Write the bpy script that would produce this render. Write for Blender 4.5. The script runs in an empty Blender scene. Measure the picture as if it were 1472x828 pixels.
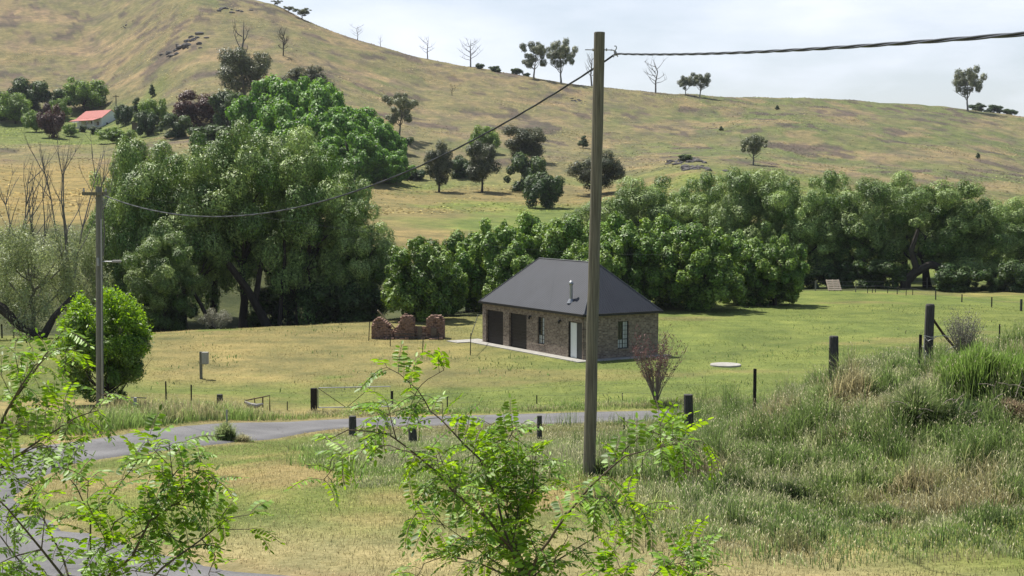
import bpy, math, random
import numpy as np
from mathutils import Vector, Matrix

R = math.radians
F, PITCH, EYE = 2022.0, 0.068, 9.0          # focal length in px of a 1472 px wide frame, pitch down, eye height
SUN_EL, SUN_AZ = 60.0, -42.0                # sun stands behind the hill, to the left of the view

# ------------------------------------------------------------------ camera, world, sun, exposure
scn = bpy.context.scene
COL = scn.collection
cd = bpy.data.cameras.new('camera'); cam = bpy.data.objects.new('camera', cd); COL.objects.link(cam)
cam.location = (0, 0, EYE); cam.rotation_euler = (math.pi/2 - PITCH, 0, 0)
cd.sensor_width = 36; cd.lens = F/1472*36; cd.clip_start = 0.05; cd.clip_end = 6000
scn.camera = cam

w = bpy.data.worlds.new("World"); scn.world = w; w.use_nodes = True
nt = w.node_tree; nt.nodes.clear()
out = nt.nodes.new('ShaderNodeOutputWorld'); bg = nt.nodes.new('ShaderNodeBackground')
sky = nt.nodes.new('ShaderNodeTexSky'); sky.sky_type = 'NISHITA'; sky.sun_disc = False
sky.sun_elevation = R(SUN_EL); sky.sun_rotation = R(SUN_AZ); sky.air_density = 1.0; sky.dust_density = 1.5; sky.ozone_density = 1.2
tc = nt.nodes.new('ShaderNodeTexCoord'); mp = nt.nodes.new('ShaderNodeMapping'); mp.inputs['Scale'].default_value = (3.0, 3.0, 11.0)
mp.inputs['Location'].default_value = (1.3, .4, .2)
cn = nt.nodes.new('ShaderNodeTexNoise'); cn.inputs['Scale'].default_value = 1.6; cn.inputs['Detail'].default_value = 7; cn.inputs['Roughness'].default_value = .55
cr = nt.nodes.new('ShaderNodeMapRange'); cr.inputs['From Min'].default_value = .38; cr.inputs['From Max'].default_value = .68
cr.inputs['To Min'].default_value = .42; cr.inputs['To Max'].default_value = .98
cm = nt.nodes.new('ShaderNodeMix'); cm.data_type = 'RGBA'; cm.inputs['B'].default_value = (8.3, 8.75, 9.7, 1)
nt.links.new(tc.outputs['Generated'], mp.inputs['Vector']); nt.links.new(mp.outputs[0], cn.inputs['Vector'])
nt.links.new(cn.outputs['Fac'], cr.inputs['Value'])
# the pale veil lies low over the hills and thins out overhead
sx = nt.nodes.new('ShaderNodeSeparateXYZ'); nt.links.new(tc.outputs['Generated'], sx.inputs[0]); el = nt.nodes.new('ShaderNodeMapRange')
el.inputs['From Min'].default_value = .22; el.inputs['From Max'].default_value = .62; el.inputs['To Min'].default_value = 1.0; el.inputs['To Max'].default_value = .12; nt.links.new(sx.outputs['Z'], el.inputs['Value'])
vm = nt.nodes.new('ShaderNodeMath'); vm.operation = 'MULTIPLY'; nt.links.new(cr.outputs[0], vm.inputs[0]); nt.links.new(el.outputs[0], vm.inputs[1]); az = nt.nodes.new('ShaderNodeMapRange'); az.inputs['From Min'].default_value = -.25; az.inputs['From Max'].default_value = .35; az.inputs['To Min'].default_value = .18; az.inputs['To Max'].default_value = 1.0; nt.links.new(sx.outputs['Y'], az.inputs['Value'])
v2 = nt.nodes.new('ShaderNodeMath'); v2.operation = 'MULTIPLY'; nt.links.new(vm.outputs[0], v2.inputs[0]); nt.links.new(az.outputs[0], v2.inputs[1]); nt.links.new(v2.outputs[0], cm.inputs['Factor'])
nt.links.new(sky.outputs[0], cm.inputs['A']); nt.links.new(cm.outputs['Result'], bg.inputs['Color'])
bg.inputs['Strength'].default_value = 0.088
nt.links.new(bg.outputs[0], out.inputs['Surface'])

sl = bpy.data.lights.new('sun', 'SUN'); sl.energy = 4.9; sl.angle = R(0.5); sl.color = (1.0, .95, .86)
so = bpy.data.objects.new('sun', sl); COL.objects.link(so)
sdir = Vector((math.sin(R(SUN_AZ))*math.cos(R(SUN_EL)), math.cos(R(SUN_AZ))*math.cos(R(SUN_EL)), math.sin(R(SUN_EL))))
so.rotation_euler = sdir.to_track_quat('Z', 'Y').to_euler(); so.location = (0, 0, 60)
vs = scn.view_settings; vs.view_transform = 'Standard'; vs.look = 'None'; vs.gamma = 1; vs.use_curve_mapping = False
vs.exposure = 0.48

rng = np.random.default_rng(11)
random.seed(5)

# ------------------------------------------------------------------ noise and terrain
_perm = {}
def vnoise(x, y, seed=0):
    if seed not in _perm: _perm[seed] = np.random.default_rng(1000+seed).random((256, 256))
    T = _perm[seed]
    x = np.asarray(x, float); y = np.asarray(y, float)
    xi = np.floor(x).astype(int); yi = np.floor(y).astype(int); fx = x-xi; fy = y-yi
    fx = fx*fx*(3-2*fx); fy = fy*fy*(3-2*fy)
    a = T[xi % 256, yi % 256]; b = T[(xi+1) % 256, yi % 256]; c = T[xi % 256, (yi+1) % 256]; d = T[(xi+1) % 256, (yi+1) % 256]
    return (a*(1-fx)+b*fx)*(1-fy)+(c*(1-fx)+d*fx)*fy
def fbm(x, y, seed=0, oct=4, rough=.5):
    s = 0; a = 1; t = 0
    for i in range(oct):
        s = s+a*vnoise(x*2**i+17.3*i, y*2**i-9.1*i, seed+i); t += a; a *= rough
    return s/t
def ss(a, b, x):
    t = np.clip((x-a)/(b-a), 0, 1); return t*t*(3-2*t)

def zy(D, y):            # height of a point at distance D that the photo shows at row y
    return EYE-D*math.tan(PITCH+math.atan((y-414)/F))
NEAR = [(0, 7.1), (4, 6.9), (8, 6.1), (12, 5.1), (16, 4.2), (20, 3.5), (25, 3.25), (30, 2.9), (35, 2.3), (40, 1.6), (45, .95), (50, .45), (54, .15), (57, 0)]
NEARL = [(0, 7.1), (4, 6.9), (8, 6.0), (12, 5.0), (16, 4.1), (20, 3.4), (25, 2.9), (30, 2.4), (35, 1.95), (40, 1.6), (45, 1.4), (50, 1.1), (57, .5), (65, .2), (75, 0)]
def far(*p): return [(d, zy(d, y)) for d, y in p]
COLS = [
 (-500, NEARL+[(84, 0), (100, -1.3), (112, -1)]+far((130, 335), (160, 305), (270, 240), (400, 170), (480, 80), (580, -20), (680, -90))+[(900, 110), (2500, 60)]),
 (0, NEARL+[(84, 0), (98, -1.3), (112, -1)]+far((130, 335), (160, 300), (270, 235), (400, 178), (480, 90), (580, -15), (660, -80))+[(900, 105), (2500, 50)]),
 (140, NEARL+[(88, 0), (100, -1.3), (112, -1)]+far((130, 335), (160, 302), (270, 238), (400, 180), (480, 100), (580, 0), (640, -50))+[(900, 95), (2500, 50)]),
 (280, [(d, (a+b)/2) for (d, a), (_, b) in zip(NEARL[:12], NEAR[:12])]+[(57, .15), (65, .05), (93, 0), (102, -1.3), (114, -1.2)]+far((130, 335), (160, 305), (260, 245), (330, 190), (400, 105), (560, -62), (600, -72))+[(850, 80), (2500, 40)]),
 (400, NEAR+[(80, 0), (96, 0), (104, -1.3), (116, -1.2)]+far((130, 340), (160, 315), (240, 262), (300, 200), (350, 140), (410, 86), (505, 0))+[(600, 70), (2500, 30)]),
 (480, NEAR+[(80, 0), (98, 0), (106, -1.3), (118, -1.2)]+far((140, 345), (200, 298), (260, 250), (310, 190), (370, 130), (430, 85), (490, 40))+[(600, 60), (2500, 25)]),
 (600, NEAR+[(80, 0), (104, 0), (112, -1.2), (122, -1)]+far((150, 342), (200, 303), (250, 276), (300, 232), (360, 175), (420, 125), (480, 78))+[(600, 50), (2500, 20)]),
 (740, NEAR+[(80, 0), (118, 0), (128, -1.2), (136, -1)]+far((165, 335), (210, 306), (250, 278), (300, 236), (350, 195), (410, 145), (470, 103))+[(600, 42), (2500, 15)]),
 (860, NEAR+[(80, 0), (121, 0), (132, -1), (142, -.5)]+far((170, 330), (210, 306), (250, 280), (300, 240), (350, 205), (400, 165), (460, 122))+[(600, 36), (2500, 10)]),
 (1000, [(0, 7.1), (4, 6.9), (8, 6.1), (12, 5.1), (16, 4.2), (20, 3.5), (25, 3.3), (30, 3.0), (35, 2.45), (40, 1.65), (45, .9), (50, .4), (57, 0)]+[(80, 0), (122, 0), (134, -1), (145, -.5)]+far((180, 325), (230, 270), (250, 248), (300, 225), (360, 200), (420, 165), (470, 132))+[(600, 34), (2500, 10)]),
 (1090, [(0, 7.1), (4, 6.9), (8, 6.1), (12, 5.1), (16, 4.2), (20, 3.55), (25, 3.2), (28, 3.15), (31, 3.15), (35, 3.1), (40, 2.4), (45, 1.4), (50, .6), (57, .1), (65, 0)]+[(80, 0), (131, 0), (140, -1), (149, -.5)]+far((180, 320), (240, 268), (300, 233), (360, 195), (430, 160), (490, 136))+[(620, 34), (2500, 10)]),
 (1200, [(0, 7.1), (4, 6.9), (8, 6.1), (12, 5.1), (16, 4.2), (20, 3.5), (25, 3.05), (28, 3.3), (31, 3.75), (35, 4.12), (38, 3.95), (42, 3.1), (48, 1.8), (55, .4), (62, 0)]+[(80, 0), (133, 0), (142, -.6), (150, -.3)]+far((180, 322), (250, 275), (320, 230), (400, 182), (500, 140))+[(640, 35), (2500, 10)]),
 (1340, [(0, 7.1), (4, 6.9), (8, 6.1), (12, 5.1), (16, 4.3), (20, 3.55), (25, 3.25), (28, 3.7), (30, 4.3), (34, 4.65), (38, 4.4), (44, 3.2), (50, 1.7), (57, .5), (65, 0)]+[(80, 0), (133, 0), (141, -.3), (148, 0)]+far((180, 335), (250, 285), (320, 240), (400, 195), (515, 148))+[(650, 34), (2500, 10)]),
 (1472, [(0, 7.1), (4, 6.9), (8, 6.2), (12, 5.2), (16, 4.4), (20, 3.7), (25, 3.4), (28, 3.9), (30, 4.5), (35, 4.72), (40, 4.3), (48, 3.3), (56, 1.3), (66, .3), (75, 0)]+[(85, 0), (131, 0), (140, -.3), (148, 0)]+far((180, 340), (250, 300), (320, 258), (400, 215), (500, 165))+[(640, 30), (2500, 10)]),
 (2000, [(0, 7.1), (4, 6.9), (8, 6.3), (12, 5.5), (16, 4.8), (20, 4.4), (25, 4.3), (28, 4.5), (30, 5.0), (35, 5.3), (40, 5.0), (48, 3.6), (56, 1.5), (66, .4), (75, 0)]+[(85, 0), (131, 0), (140, -.3), (148, 0)]+far((180, 345), (250, 310), (320, 285), (400, 255), (500, 220))+[(640, 20), (2500, 8)]),
]
LR = np.linspace(math.log(2.0), math.log(2600.0), 900)
DG = np.exp(LR)
AZ = np.arange(-180, 180.01, .1)
_ca = np.array([math.degrees(math.atan((c[0]-736)/F)) for c in COLS])
_prof = np.array([np.interp(DG, [p[0] for p in c[1]], [p[1] for p in c[1]]) for c in COLS])
# smooth profiles along distance
k = np.exp(-np.linspace(-2, 2, 15)**2); k /= k.sum()
_prof = np.array([np.convolve(np.pad(p, 7, mode='edge'), k, 'valid') for p in _prof])
TAB = np.empty((len(AZ), len(DG)))
for j in range(len(DG)): TAB[:, j] = np.interp(AZ, _ca, _prof[:, j])
k2 = np.exp(-np.linspace(-2, 2, 21)**2); k2 /= k2.sum()
mid = slice(np.searchsorted(AZ, -60), np.searchsorted(AZ, 60))
TAB[mid] = np.apply_along_axis(lambda c: np.convolve(np.pad(c, 10, mode='edge'), k2, 'valid'), 0, TAB[mid])
behind = ss(50, 80, np.abs(AZ))[:, None]
hillback = 7.1-3*ss(30, 400, DG)[None, :]
TAB = TAB*(1-behind)+hillback*behind
def Gbase(x, y):
    x = np.asarray(x, float); y = np.asarray(y, float)
    D = np.maximum(np.hypot(x, y), 2.01); a = np.degrees(np.arctan2(x, y))
    # distances in the table are measured along the view direction
    Dy = np.where(np.abs(a) < 50, D*np.cos(np.radians(a)), D*math.cos(R(50))); Dy = np.maximum(Dy, 2.01)
    u = np.clip((a+180)/.1, 0, len(AZ)-1.001); v = np.clip((np.log(Dy)-LR[0])/(LR[1]-LR[0]), 0, len(DG)-1.001)
    i = u.astype(int); j = v.astype(int); fu = u-i; fv = v-j
    return (TAB[i, j]*(1-fu)+TAB[i+1, j]*fu)*(1-fv)+(TAB[i, j+1]*(1-fu)+TAB[i+1, j+1]*fu)*fv

def G(x, y):
    x = np.asarray(x, float); y = np.asarray(y, float)
    D = np.hypot(x, y)
    z = Gbase(x, y)
    far_ = ss(180, 340, D)*(1-ss(900, 1500, D))
    z = z+far_*((fbm(x/38, y/38, 3, 4)-.5)*3.6*(1-.75*ss(400, 460, D)))
    z = z+ss(220, 300, D)*(1-ss(900, 1500, D))*((fbm(x/6, y/9, 7, 2)-.5)*.7)
    nearbank = ss(19, 23, D)*(1-ss(48, 56, D))*ss(5.0, 9.0, x)
    z = z+nearbank*((fbm(x/1.6, y/1.6, 21, 3)-.5)*.85)
    flat = ss(56, 62, D)*(1-ss(85, 92, D))
    z = z+(1-flat)*(1-far_)*(fbm(x/5, y/5, 31, 2)-.5)*.10
    return z
def G1(x, y): return float(G(x, y))
def ray(px, py):
    a = (px-736)/F; b = (414-py)/F
    return Vector((a, math.cos(PITCH)+b*math.sin(PITCH), b*math.cos(PITCH)-math.sin(PITCH)))
def at(px, py, D):       # point at forward distance D
    r = ray(px, py); return Vector((0, 0, EYE))+r*(D/r.y)
_ds = np.exp(np.linspace(math.log(8), math.log(700), 3000))
def hit(px, py):
    r = ray(px, py); X = r.x/r.y*_ds; Z = EYE+r.z/r.y*_ds
    below = np.nonzero(Z < G(X, _ds))[0]
    if len(below) == 0: return None
    i = below[0]; return Vector((X[i], _ds[i], G1(X[i], _ds[i])))
def onground(px, D):
    x = (px-736)/F*D; return Vector((x, D, G1(x, D)))      # horizontal offset barely changes with the row
def vcol(px): return (px-736)/F

# ------------------------------------------------------------------ materials
def mat(name):
    m = bpy.data.materials.new(name); m.use_nodes = True
    return m, m.node_tree, m.node_tree.nodes['Principled BSDF']
def N(nt, t, **kw):
    n = nt.nodes.new(t)
    for k_, v in kw.items():
        if k_ in n.inputs: n.inputs[k_].default_value = v
        else: setattr(n, k_, v)
    return n
def noise(nt, scale, detail=4, rough=.55, coord='Object', stretch=None):
    t = nt.nodes.new('ShaderNodeTexCoord'); n = N(nt, 'ShaderNodeTexNoise', Scale=scale, Detail=detail, Roughness=rough)
    if stretch:
        m_ = N(nt, 'ShaderNodeMapping'); m_.inputs['Scale'].default_value = stretch
        nt.links.new(t.outputs[coord], m_.inputs['Vector']); nt.links.new(m_.outputs[0], n.inputs['Vector'])
    else: nt.links.new(t.outputs[coord], n.inputs['Vector'])
    return n
def ramp(nt, src, stops):
    r = nt.nodes.new('ShaderNodeValToRGB'); e = r.color_ramp.elements
    while len(e) < len(stops): e.new(.5)
    for i, (p, c) in enumerate(stops): e[i].position = p; e[i].color = (*c, 1)
    nt.links.new(src, r.inputs['Fac']); return r
def bump(nt, src, bsdf, strength=.5, dist=.02):
    b = N(nt, 'ShaderNodeBump', Strength=strength, Distance=dist); nt.links.new(src, b.inputs['Height']); nt.links.new(b.outputs[0], bsdf.inputs['Normal']); return b
def simple(name, c1, c2=None, scale=3, rough=.8, metal=0, stretch=None, bmp=0, spec=.3):
    m, nt, b = mat(name)
    b.inputs['Roughness'].default_value = rough; b.inputs['Metallic'].default_value = metal; b.inputs['Specular IOR Level'].default_value = spec
    if c2 is None: c2 = tuple(x*.75 for x in c1)
    n = noise(nt, scale, 5, .6, 'Object', stretch); r = ramp(nt, n.outputs['Fac'], [(.3, c2), (.7, c1)])
    nt.links.new(r.outputs[0], b.inputs['Base Color'])
    if bmp: bump(nt, n.outputs['Fac'], b, .6, bmp)
    return m
def upnormal(nt, wN, wU):
    # thin soft foliage: normals bent upward so it shades brighter, as if facing the sky
    g_ = nt.nodes.new('ShaderNodeNewGeometry'); a_ = N(nt, 'ShaderNodeVectorMath', operation='SCALE'); a_.inputs['Scale'].default_value = wN; nt.links.new(g_.outputs['Normal'], a_.inputs[0])
    b_ = N(nt, 'ShaderNodeVectorMath', operation='ADD'); b_.inputs[1].default_value = (0, 0, wU); nt.links.new(a_.outputs[0], b_.inputs[0])
    c_ = N(nt, 'ShaderNodeVectorMath', operation='NORMALIZE'); nt.links.new(b_.outputs[0], c_.inputs[0]); return c_.outputs[0]
def leafmat(name, ca, cb, trans=.35, gloss=.45, spec=.35, tcol=None, objvar=.0, up=.22):
    """ca..cb picked per leaf and per clump from the mesh attribute 'tint'"""
    m, nt, b = mat(name)
    a = N(nt, 'ShaderNodeAttribute', attribute_name='tint'); s = nt.nodes.new('ShaderNodeSeparateColor'); nt.links.new(a.outputs['Color'], s.inputs[0])
    mx = N(nt, 'ShaderNodeMix', data_type='RGBA'); mx.inputs['A'].default_value = (*ca, 1); mx.inputs['B'].default_value = (*cb, 1)
    nt.links.new(s.outputs[1], mx.inputs['Factor'])
    v = N(nt, 'ShaderNodeMath', operation='MULTIPLY_ADD'); v.inputs[1].default_value = 1.1; v.inputs[2].default_value = .45; nt.links.new(s.outputs[0], v.inputs[0])
    oi = nt.nodes.new('ShaderNodeObjectInfo'); ov = N(nt, 'ShaderNodeMath', operation='MULTIPLY_ADD'); ov.inputs[1].default_value = objvar; ov.inputs[2].default_value = 1-objvar/2
    nt.links.new(oi.outputs['Random'], ov.inputs[0]); vv = N(nt, 'ShaderNodeMath', operation='MULTIPLY'); nt.links.new(v.outputs[0], vv.inputs[0]); nt.links.new(ov.outputs[0], vv.inputs[1])
    hs = nt.nodes.new('ShaderNodeHueSaturation'); nt.links.new(vv.outputs[0], hs.inputs['Value']); nt.links.new(mx.outputs['Result'], hs.inputs['Color'])
    nt.links.new(hs.outputs[0], b.inputs['Base Color']); b.inputs['Roughness'].default_value = gloss; b.inputs['Specular IOR Level'].default_value = spec
    if up: nt.links.new(upnormal(nt, .8, up), b.inputs['Normal'])
    tr = nt.nodes.new('ShaderNodeBsdfTranslucent')
    hs2 = nt.nodes.new('ShaderNodeHueSaturation'); hs2.inputs['Saturation'].default_value = 1.15; hs2.inputs['Value'].default_value = 1.5; hs2.inputs['Hue'].default_value = .485
    nt.links.new(hs.outputs[0], hs2.inputs['Color']); nt.links.new(hs2.outputs[0], tr.inputs['Color'])
    ms = nt.nodes.new('ShaderNodeMixShader'); ms.inputs[0].default_value = trans
    nt.links.new(b.outputs[0], ms.inputs[1]); nt.links.new(tr.outputs[0], ms.inputs[2])
    nt.links.new(ms.outputs[0], nt.nodes['Material Output'].inputs['Surface'])
    return m
def attrmat(name, trans=.0, rough=.7):
    m, nt, b = mat(name); a = N(nt, 'ShaderNodeAttribute', attribute_name='col')
    nt.links.new(a.outputs['Color'], b.inputs['Base Color']); b.inputs['Roughness'].default_value = rough; b.inputs['Specular IOR Level'].default_value = .15; nt.links.new(upnormal(nt, .3, 1.0), b.inputs['Normal'])
    if trans:
        tr = nt.nodes.new('ShaderNodeBsdfTranslucent'); hv_ = nt.nodes.new('ShaderNodeHueSaturation'); hv_.inputs['Value'].default_value = 1.75; nt.links.new(a.outputs['Color'], hv_.inputs['Color']); nt.links.new(hv_.outputs[0], tr.inputs['Color'])  # transmitted colour raised to brighten backlit blades
        ms = nt.nodes.new('ShaderNodeMixShader'); ms.inputs[0].default_value = trans
        nt.links.new(b.outputs[0], ms.inputs[1]); nt.links.new(tr.outputs[0], ms.inputs[2]); nt.links.new(ms.outputs[0], nt.nodes['Material Output'].inputs['Surface'])
    return m

M = {}
M['willow'] = leafmat('willow leaves', (.080, .155, .028), (.290, .385, .125), .17, .5, .35, objvar=.25)
M['palewillow'] = leafmat('pale willow leaves', (.22, .27, .11), (.33, .38, .19), .30, .5, .4)
M['elm'] = leafmat('elm leaves', (.075, .160, .022), (.215, .325, .060), .22, .5, .35, objvar=.25)
M['bright'] = leafmat('bright suckers', (.110, .245, .036), (.165, .310, .052), .33, .5, .3, objvar=.08)
M['lime'] = leafmat('lime leaves', (.13, .22, .04), (.20, .30, .07), .35, .5, .3)
M['gum'] = leafmat('gum leaves', (.10, .125, .055), (.17, .19, .09), .2, .45, .4, objvar=.3)
M['darkgum'] = leafmat('dark gum leaves', (.060, .080, .036), (.105, .120, .055), .15, .5, .3, objvar=.3)
M['purple'] = leafmat('purple leaves', (.060, .030, .024), (.105, .050, .036), .2, .5, .3)
M['maroon'] = leafmat('maroon leaves', (.10, .045, .045), (.16, .075, .065), .25, .5, .3)
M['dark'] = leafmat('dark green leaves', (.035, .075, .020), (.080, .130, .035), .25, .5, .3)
M['locust'] = leafmat('locust leaves', (.135, .255, .034), (.235, .380, .055), .45, .45, .35)
M['greyleaf'] = leafmat('grey leaves', (.17, .17, .12), (.26, .26, .19), .2, .6, .2)
M['bark'] = simple('bark', (.055, .046, .037), (.026, .022, .018), 2.5, .9, stretch=(3, 3, .5), bmp=.03)
M['greybark'] = simple('grey bark', (.24, .22, .19), (.12, .11, .10), 3, .9, stretch=(3, 3, .5), bmp=.02)
M['palebark'] = simple('pale bark', (.36, .33, .28), (.17, .15, .13), 3, .85, stretch=(3, 3, .5))
M['deadwood'] = simple('dead wood', (.22, .20, .19), (.13, .12, .115), 3, .9)
M['twig'] = simple('twig', (.13, .10, .065), (.075, .06, .04), 20, .8)
M['reltwig'] = simple('pale twig', (.30, .26, .20), (.18, .15, .12), 20, .8)
M['pole'] = simple('weathered pole timber', (.270, .250, .185), (.085, .080, .060), 4, .9, stretch=(9, 9, .3), bmp=.04)
M['polegrey'] = simple('grey pole timber', (.24, .235, .20), (.13, .128, .11), 5, .9, stretch=(7, 7, .35), bmp=.02)
M['post'] = simple('grey split post', (.105, .10, .092), (.045, .043, .040), 9, .95, stretch=(5, 5, .5), bmp=.03)
M['lightpost'] = simple('bleached post', (.46, .44, .42), (.30, .29, .27), 9, .9, stretch=(5, 5, .5))
M['darkpost'] = simple('dark post', (.035, .030, .026), (.018, .016, .014), 9, .9, stretch=(5, 5, .5))
M['steel'] = simple('galvanised steel', (.40, .41, .42), (.28, .29, .30), 12, .45, .7)
M['rust'] = simple('rusty steel', (.12, .075, .05), (.06, .04, .03), 12, .8, .2)
M['picket'] = simple('picket steel', (.045, .05, .04), (.03, .03, .026), 12, .7, .2)
M['wire'] = simple('fence wire', (.30, .30, .29), (.2, .2, .19), 12, .5, .5)
M['whitewire'] = simple('loose pale wire', (.62, .60, .56), (.5, .48, .45), 12, .6)
M['cable'] = simple('cable jacket', (.035, .042, .055), (.02, .024, .03), 30, .45, spec=.5)
M['concrete'] = simple('concrete', (.40, .385, .35), (.28, .27, .24), 2.5, .9)
M['whitepaint'] = simple('white paint', (.78, .80, .82), (.70, .72, .75), 1.5, .6)
M['dark_metal'] = simple('dark roller door', (.022, .018, .018), (.016, .013, .013), 4, .5)
M['fascia'] = simple('dark fascia', (.020, .020, .022), (.014, .014, .016), 3, .5)
M['frame'] = simple('dark window frame', (.022, .024, .024), None, 3, .4)
M['blind'] = simple('pale blind', (.50, .52, .52), (.44, .46, .46), 1.2, .7)
M['white'] = simple('white door leaf', (.74, .76, .78), (.68, .70, .72), 1.5, .4)
M['screen'] = simple('dark screen', (.055, .058, .066), None, 3, .4)
M['pallet'] = simple('pale pallet timber', (.60, .50, .40), (.45, .36, .28), 3, .85)
M['timber'] = simple('old timber', (.17, .14, .11), (.09, .075, .06), 6, .9, stretch=(1, 6, 6))
M['redroof'] = simple('red iron roof', (.42, .085, .060), (.33, .075, .055), 1.2, .5)
M['rock'] = simple('hill rock', (.17, .155, .145), (.08, .075, .075), 1.2, .95, bmp=.15)
def glassmat():
    m, nt, b = mat('window glass'); b.inputs['Base Color'].default_value = (.025, .03, .032, 1); b.inputs['Roughness'].default_value = .06; b.inputs['Specular IOR Level'].default_value = .7; return m
M['glass'] = glassmat()
def brickmat(name, c1, c2, cmort, bw=.24, bh=.086):
    m, nt, b = mat(name); uv = N(nt, 'ShaderNodeUVMap', uv_map='UVMap')
    t = N(nt, 'ShaderNodeTexBrick'); t.inputs['Scale'].default_value = 1; t.inputs['Brick Width'].default_value = bw; t.inputs['Row Height'].default_value = bh; t.inputs['Mortar Size'].default_value = .009; t.inputs['Mortar Smooth'].default_value = .3
    t.inputs['Color1'].default_value = (*c1, 1); t.inputs['Color2'].default_value = (*c2, 1); t.inputs['Mortar'].default_value = (*cmort, 1); t.inputs['Bias'].default_value = -.1
    nt.links.new(uv.outputs[0], t.inputs['Vector'])
    # every brick also gets a darker or paler firing colour
    v = N(nt, 'ShaderNodeTexWhiteNoise', noise_dimensions='2D'); sn = N(nt, 'ShaderNodeVectorMath', operation='SNAP'); sn.inputs[1].default_value = (bw/2, bh, 1); nt.links.new(uv.outputs[0], sn.inputs[0]); nt.links.new(sn.outputs[0], v.inputs['Vector'])
    mr = N(nt, 'ShaderNodeMapRange'); mr.inputs['To Min'].default_value = .7; mr.inputs['To Max'].default_value = 1.3; nt.links.new(v.outputs['Value'], mr.inputs['Value'])
    hs = N(nt, 'ShaderNodeHueSaturation'); nt.links.new(mr.outputs[0], hs.inputs['Value']); nt.links.new(t.outputs['Color'], hs.inputs['Color'])
    nt.links.new(hs.outputs[0], b.inputs['Base Color']); b.inputs['Roughness'].default_value = .9
    bump(nt, t.outputs['Fac'], b, -.6, .008); return m
M['brick'] = brickmat('mottled brown brick', (.140, .098, .074), (.250, .198, .152), (.27, .245, .21))
M['oldbrick'] = simple('old red brick', (.36, .235, .175), (.13, .080, .062), 9, .95, bmp=.02)
def roofmat():
    m, nt, b = mat('dark corrugated iron'); uv = N(nt, 'ShaderNodeUVMap', uv_map='UVMap')
    wv = N(nt, 'ShaderNodeTexWave', wave_type='BANDS', bands_direction='X', Scale=2.1); nt.links.new(uv.outputs[0], wv.inputs['Vector'])
    n = noise(nt, .8, 5, .6); r = ramp(nt, n.outputs['Fac'], [(.3, (.020, .024, .034)), (.7, (.028, .033, .045))])
    nt.links.new(r.outputs[0], b.inputs['Base Color']); b.inputs['Roughness'].default_value = .62; b.inputs['Specular IOR Level'].default_value = .35
    bump(nt, wv.outputs['Fac'], b, .8, .02); return m
M['roof'] = roofmat()
def asphalt():
    m, nt, b = mat('driveway chip seal'); n = noise(nt, .7, 5, .6); n2 = noise(nt, 28, 3, .7)
    r = ramp(nt, n.outputs['Fac'], [(.3, (.112, .110, .112)), (.7, (.162, .159, .160))]); r2 = ramp(nt, n2.outputs['Fac'], [(.3, (.65, .65, .65)), (.7, (1.25, 1.25, 1.25))])
    mx = N(nt, 'ShaderNodeMix', data_type='RGBA', blend_type='MULTIPLY'); mx.inputs['Factor'].default_value = 1; nt.links.new(r.outputs[0], mx.inputs['A']); nt.links.new(r2.outputs[0], mx.inputs['B'])
    at_ = N(nt, 'ShaderNodeAttribute', attribute_name='col'); m2 = N(nt, 'ShaderNodeMix', data_type='RGBA', blend_type='MULTIPLY'); m2.inputs['Factor'].default_value = 1; nt.links.new(mx.outputs['Result'], m2.inputs['A']); nt.links.new(at_.outputs['Color'], m2.inputs['B'])
    # thin tarred cracks
    vo = N(nt, 'ShaderNodeTexVoronoi', feature='DISTANCE_TO_EDGE', Scale=.33); tc_ = nt.nodes.new('ShaderNodeTexCoord'); nz = noise(nt, 1.5, 4, .6); ad = N(nt, 'ShaderNodeVectorMath', operation='ADD'); nt.links.new(tc_.outputs['Object'], ad.inputs[0]); nt.links.new(nz.outputs['Color'], ad.inputs[1]); nt.links.new(ad.outputs[0], vo.inputs['Vector'])
    rc = ramp(nt, vo.outputs['Distance'], [(.0, (.45, .45, .45)), (.012, (1, 1, 1))]); m3 = N(nt, 'ShaderNodeMix', data_type='RGBA', blend_type='MULTIPLY'); m3.inputs['Factor'].default_value = .7; nt.links.new(m2.outputs['Result'], m3.inputs['A']); nt.links.new(rc.outputs[0], m3.inputs['B'])
    nt.links.new(m3.outputs['Result'], b.inputs['Base Color']); b.inputs['Roughness'].default_value = .9; bump(nt, n2.outputs['Fac'], b, .5, .01); return m
M['asphalt'] = asphalt()
def groundmat():
    m, nt, b = mat('pasture'); a = N(nt, 'ShaderNodeAttribute', attribute_name='col')
    n1 = noise(nt, .55, 6, .62); n2 = noise(nt, 5.5, 5, .7); n3 = noise(nt, .09, 5, .6, stretch=(1, .5, 1))
    def mul(src, nn, lo, hi):
        r = ramp(nt, nn.outputs['Fac'], [(.32, lo), (.68, hi)]); mx = N(nt, 'ShaderNodeMix', data_type='RGBA', blend_type='MULTIPLY'); mx.inputs['Factor'].default_value = 1
        nt.links.new(src, mx.inputs['A']); nt.links.new(r.outputs[0], mx.inputs['B']); return mx.outputs['Result']
    c = mul(a.outputs['Color'], n1, (.74, .80, .78), (1.22, 1.16, 1.14)); c = mul(c, n2, (.72, .74, .66), (1.26, 1.24, 1.26)); c = mul(c, n3, (.86, .92, .88), (1.14, 1.08, 1.06)); n4 = noise(nt, .28, 6, .7, stretch=(.8, .6, 1)); c = mul(c, n4, (.66, .72, .76), (1.26, 1.22, 1.18))
    nt.links.new(c, b.inputs['Base Color']); b.inputs['Roughness'].default_value = .95; b.inputs['Specular IOR Level'].default_value = .1
    bump(nt, n2.outputs['Fac'], b, .6, .12); return m
M['ground'] = groundmat()
M['grass'] = attrmat('grass blades', .55)

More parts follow.
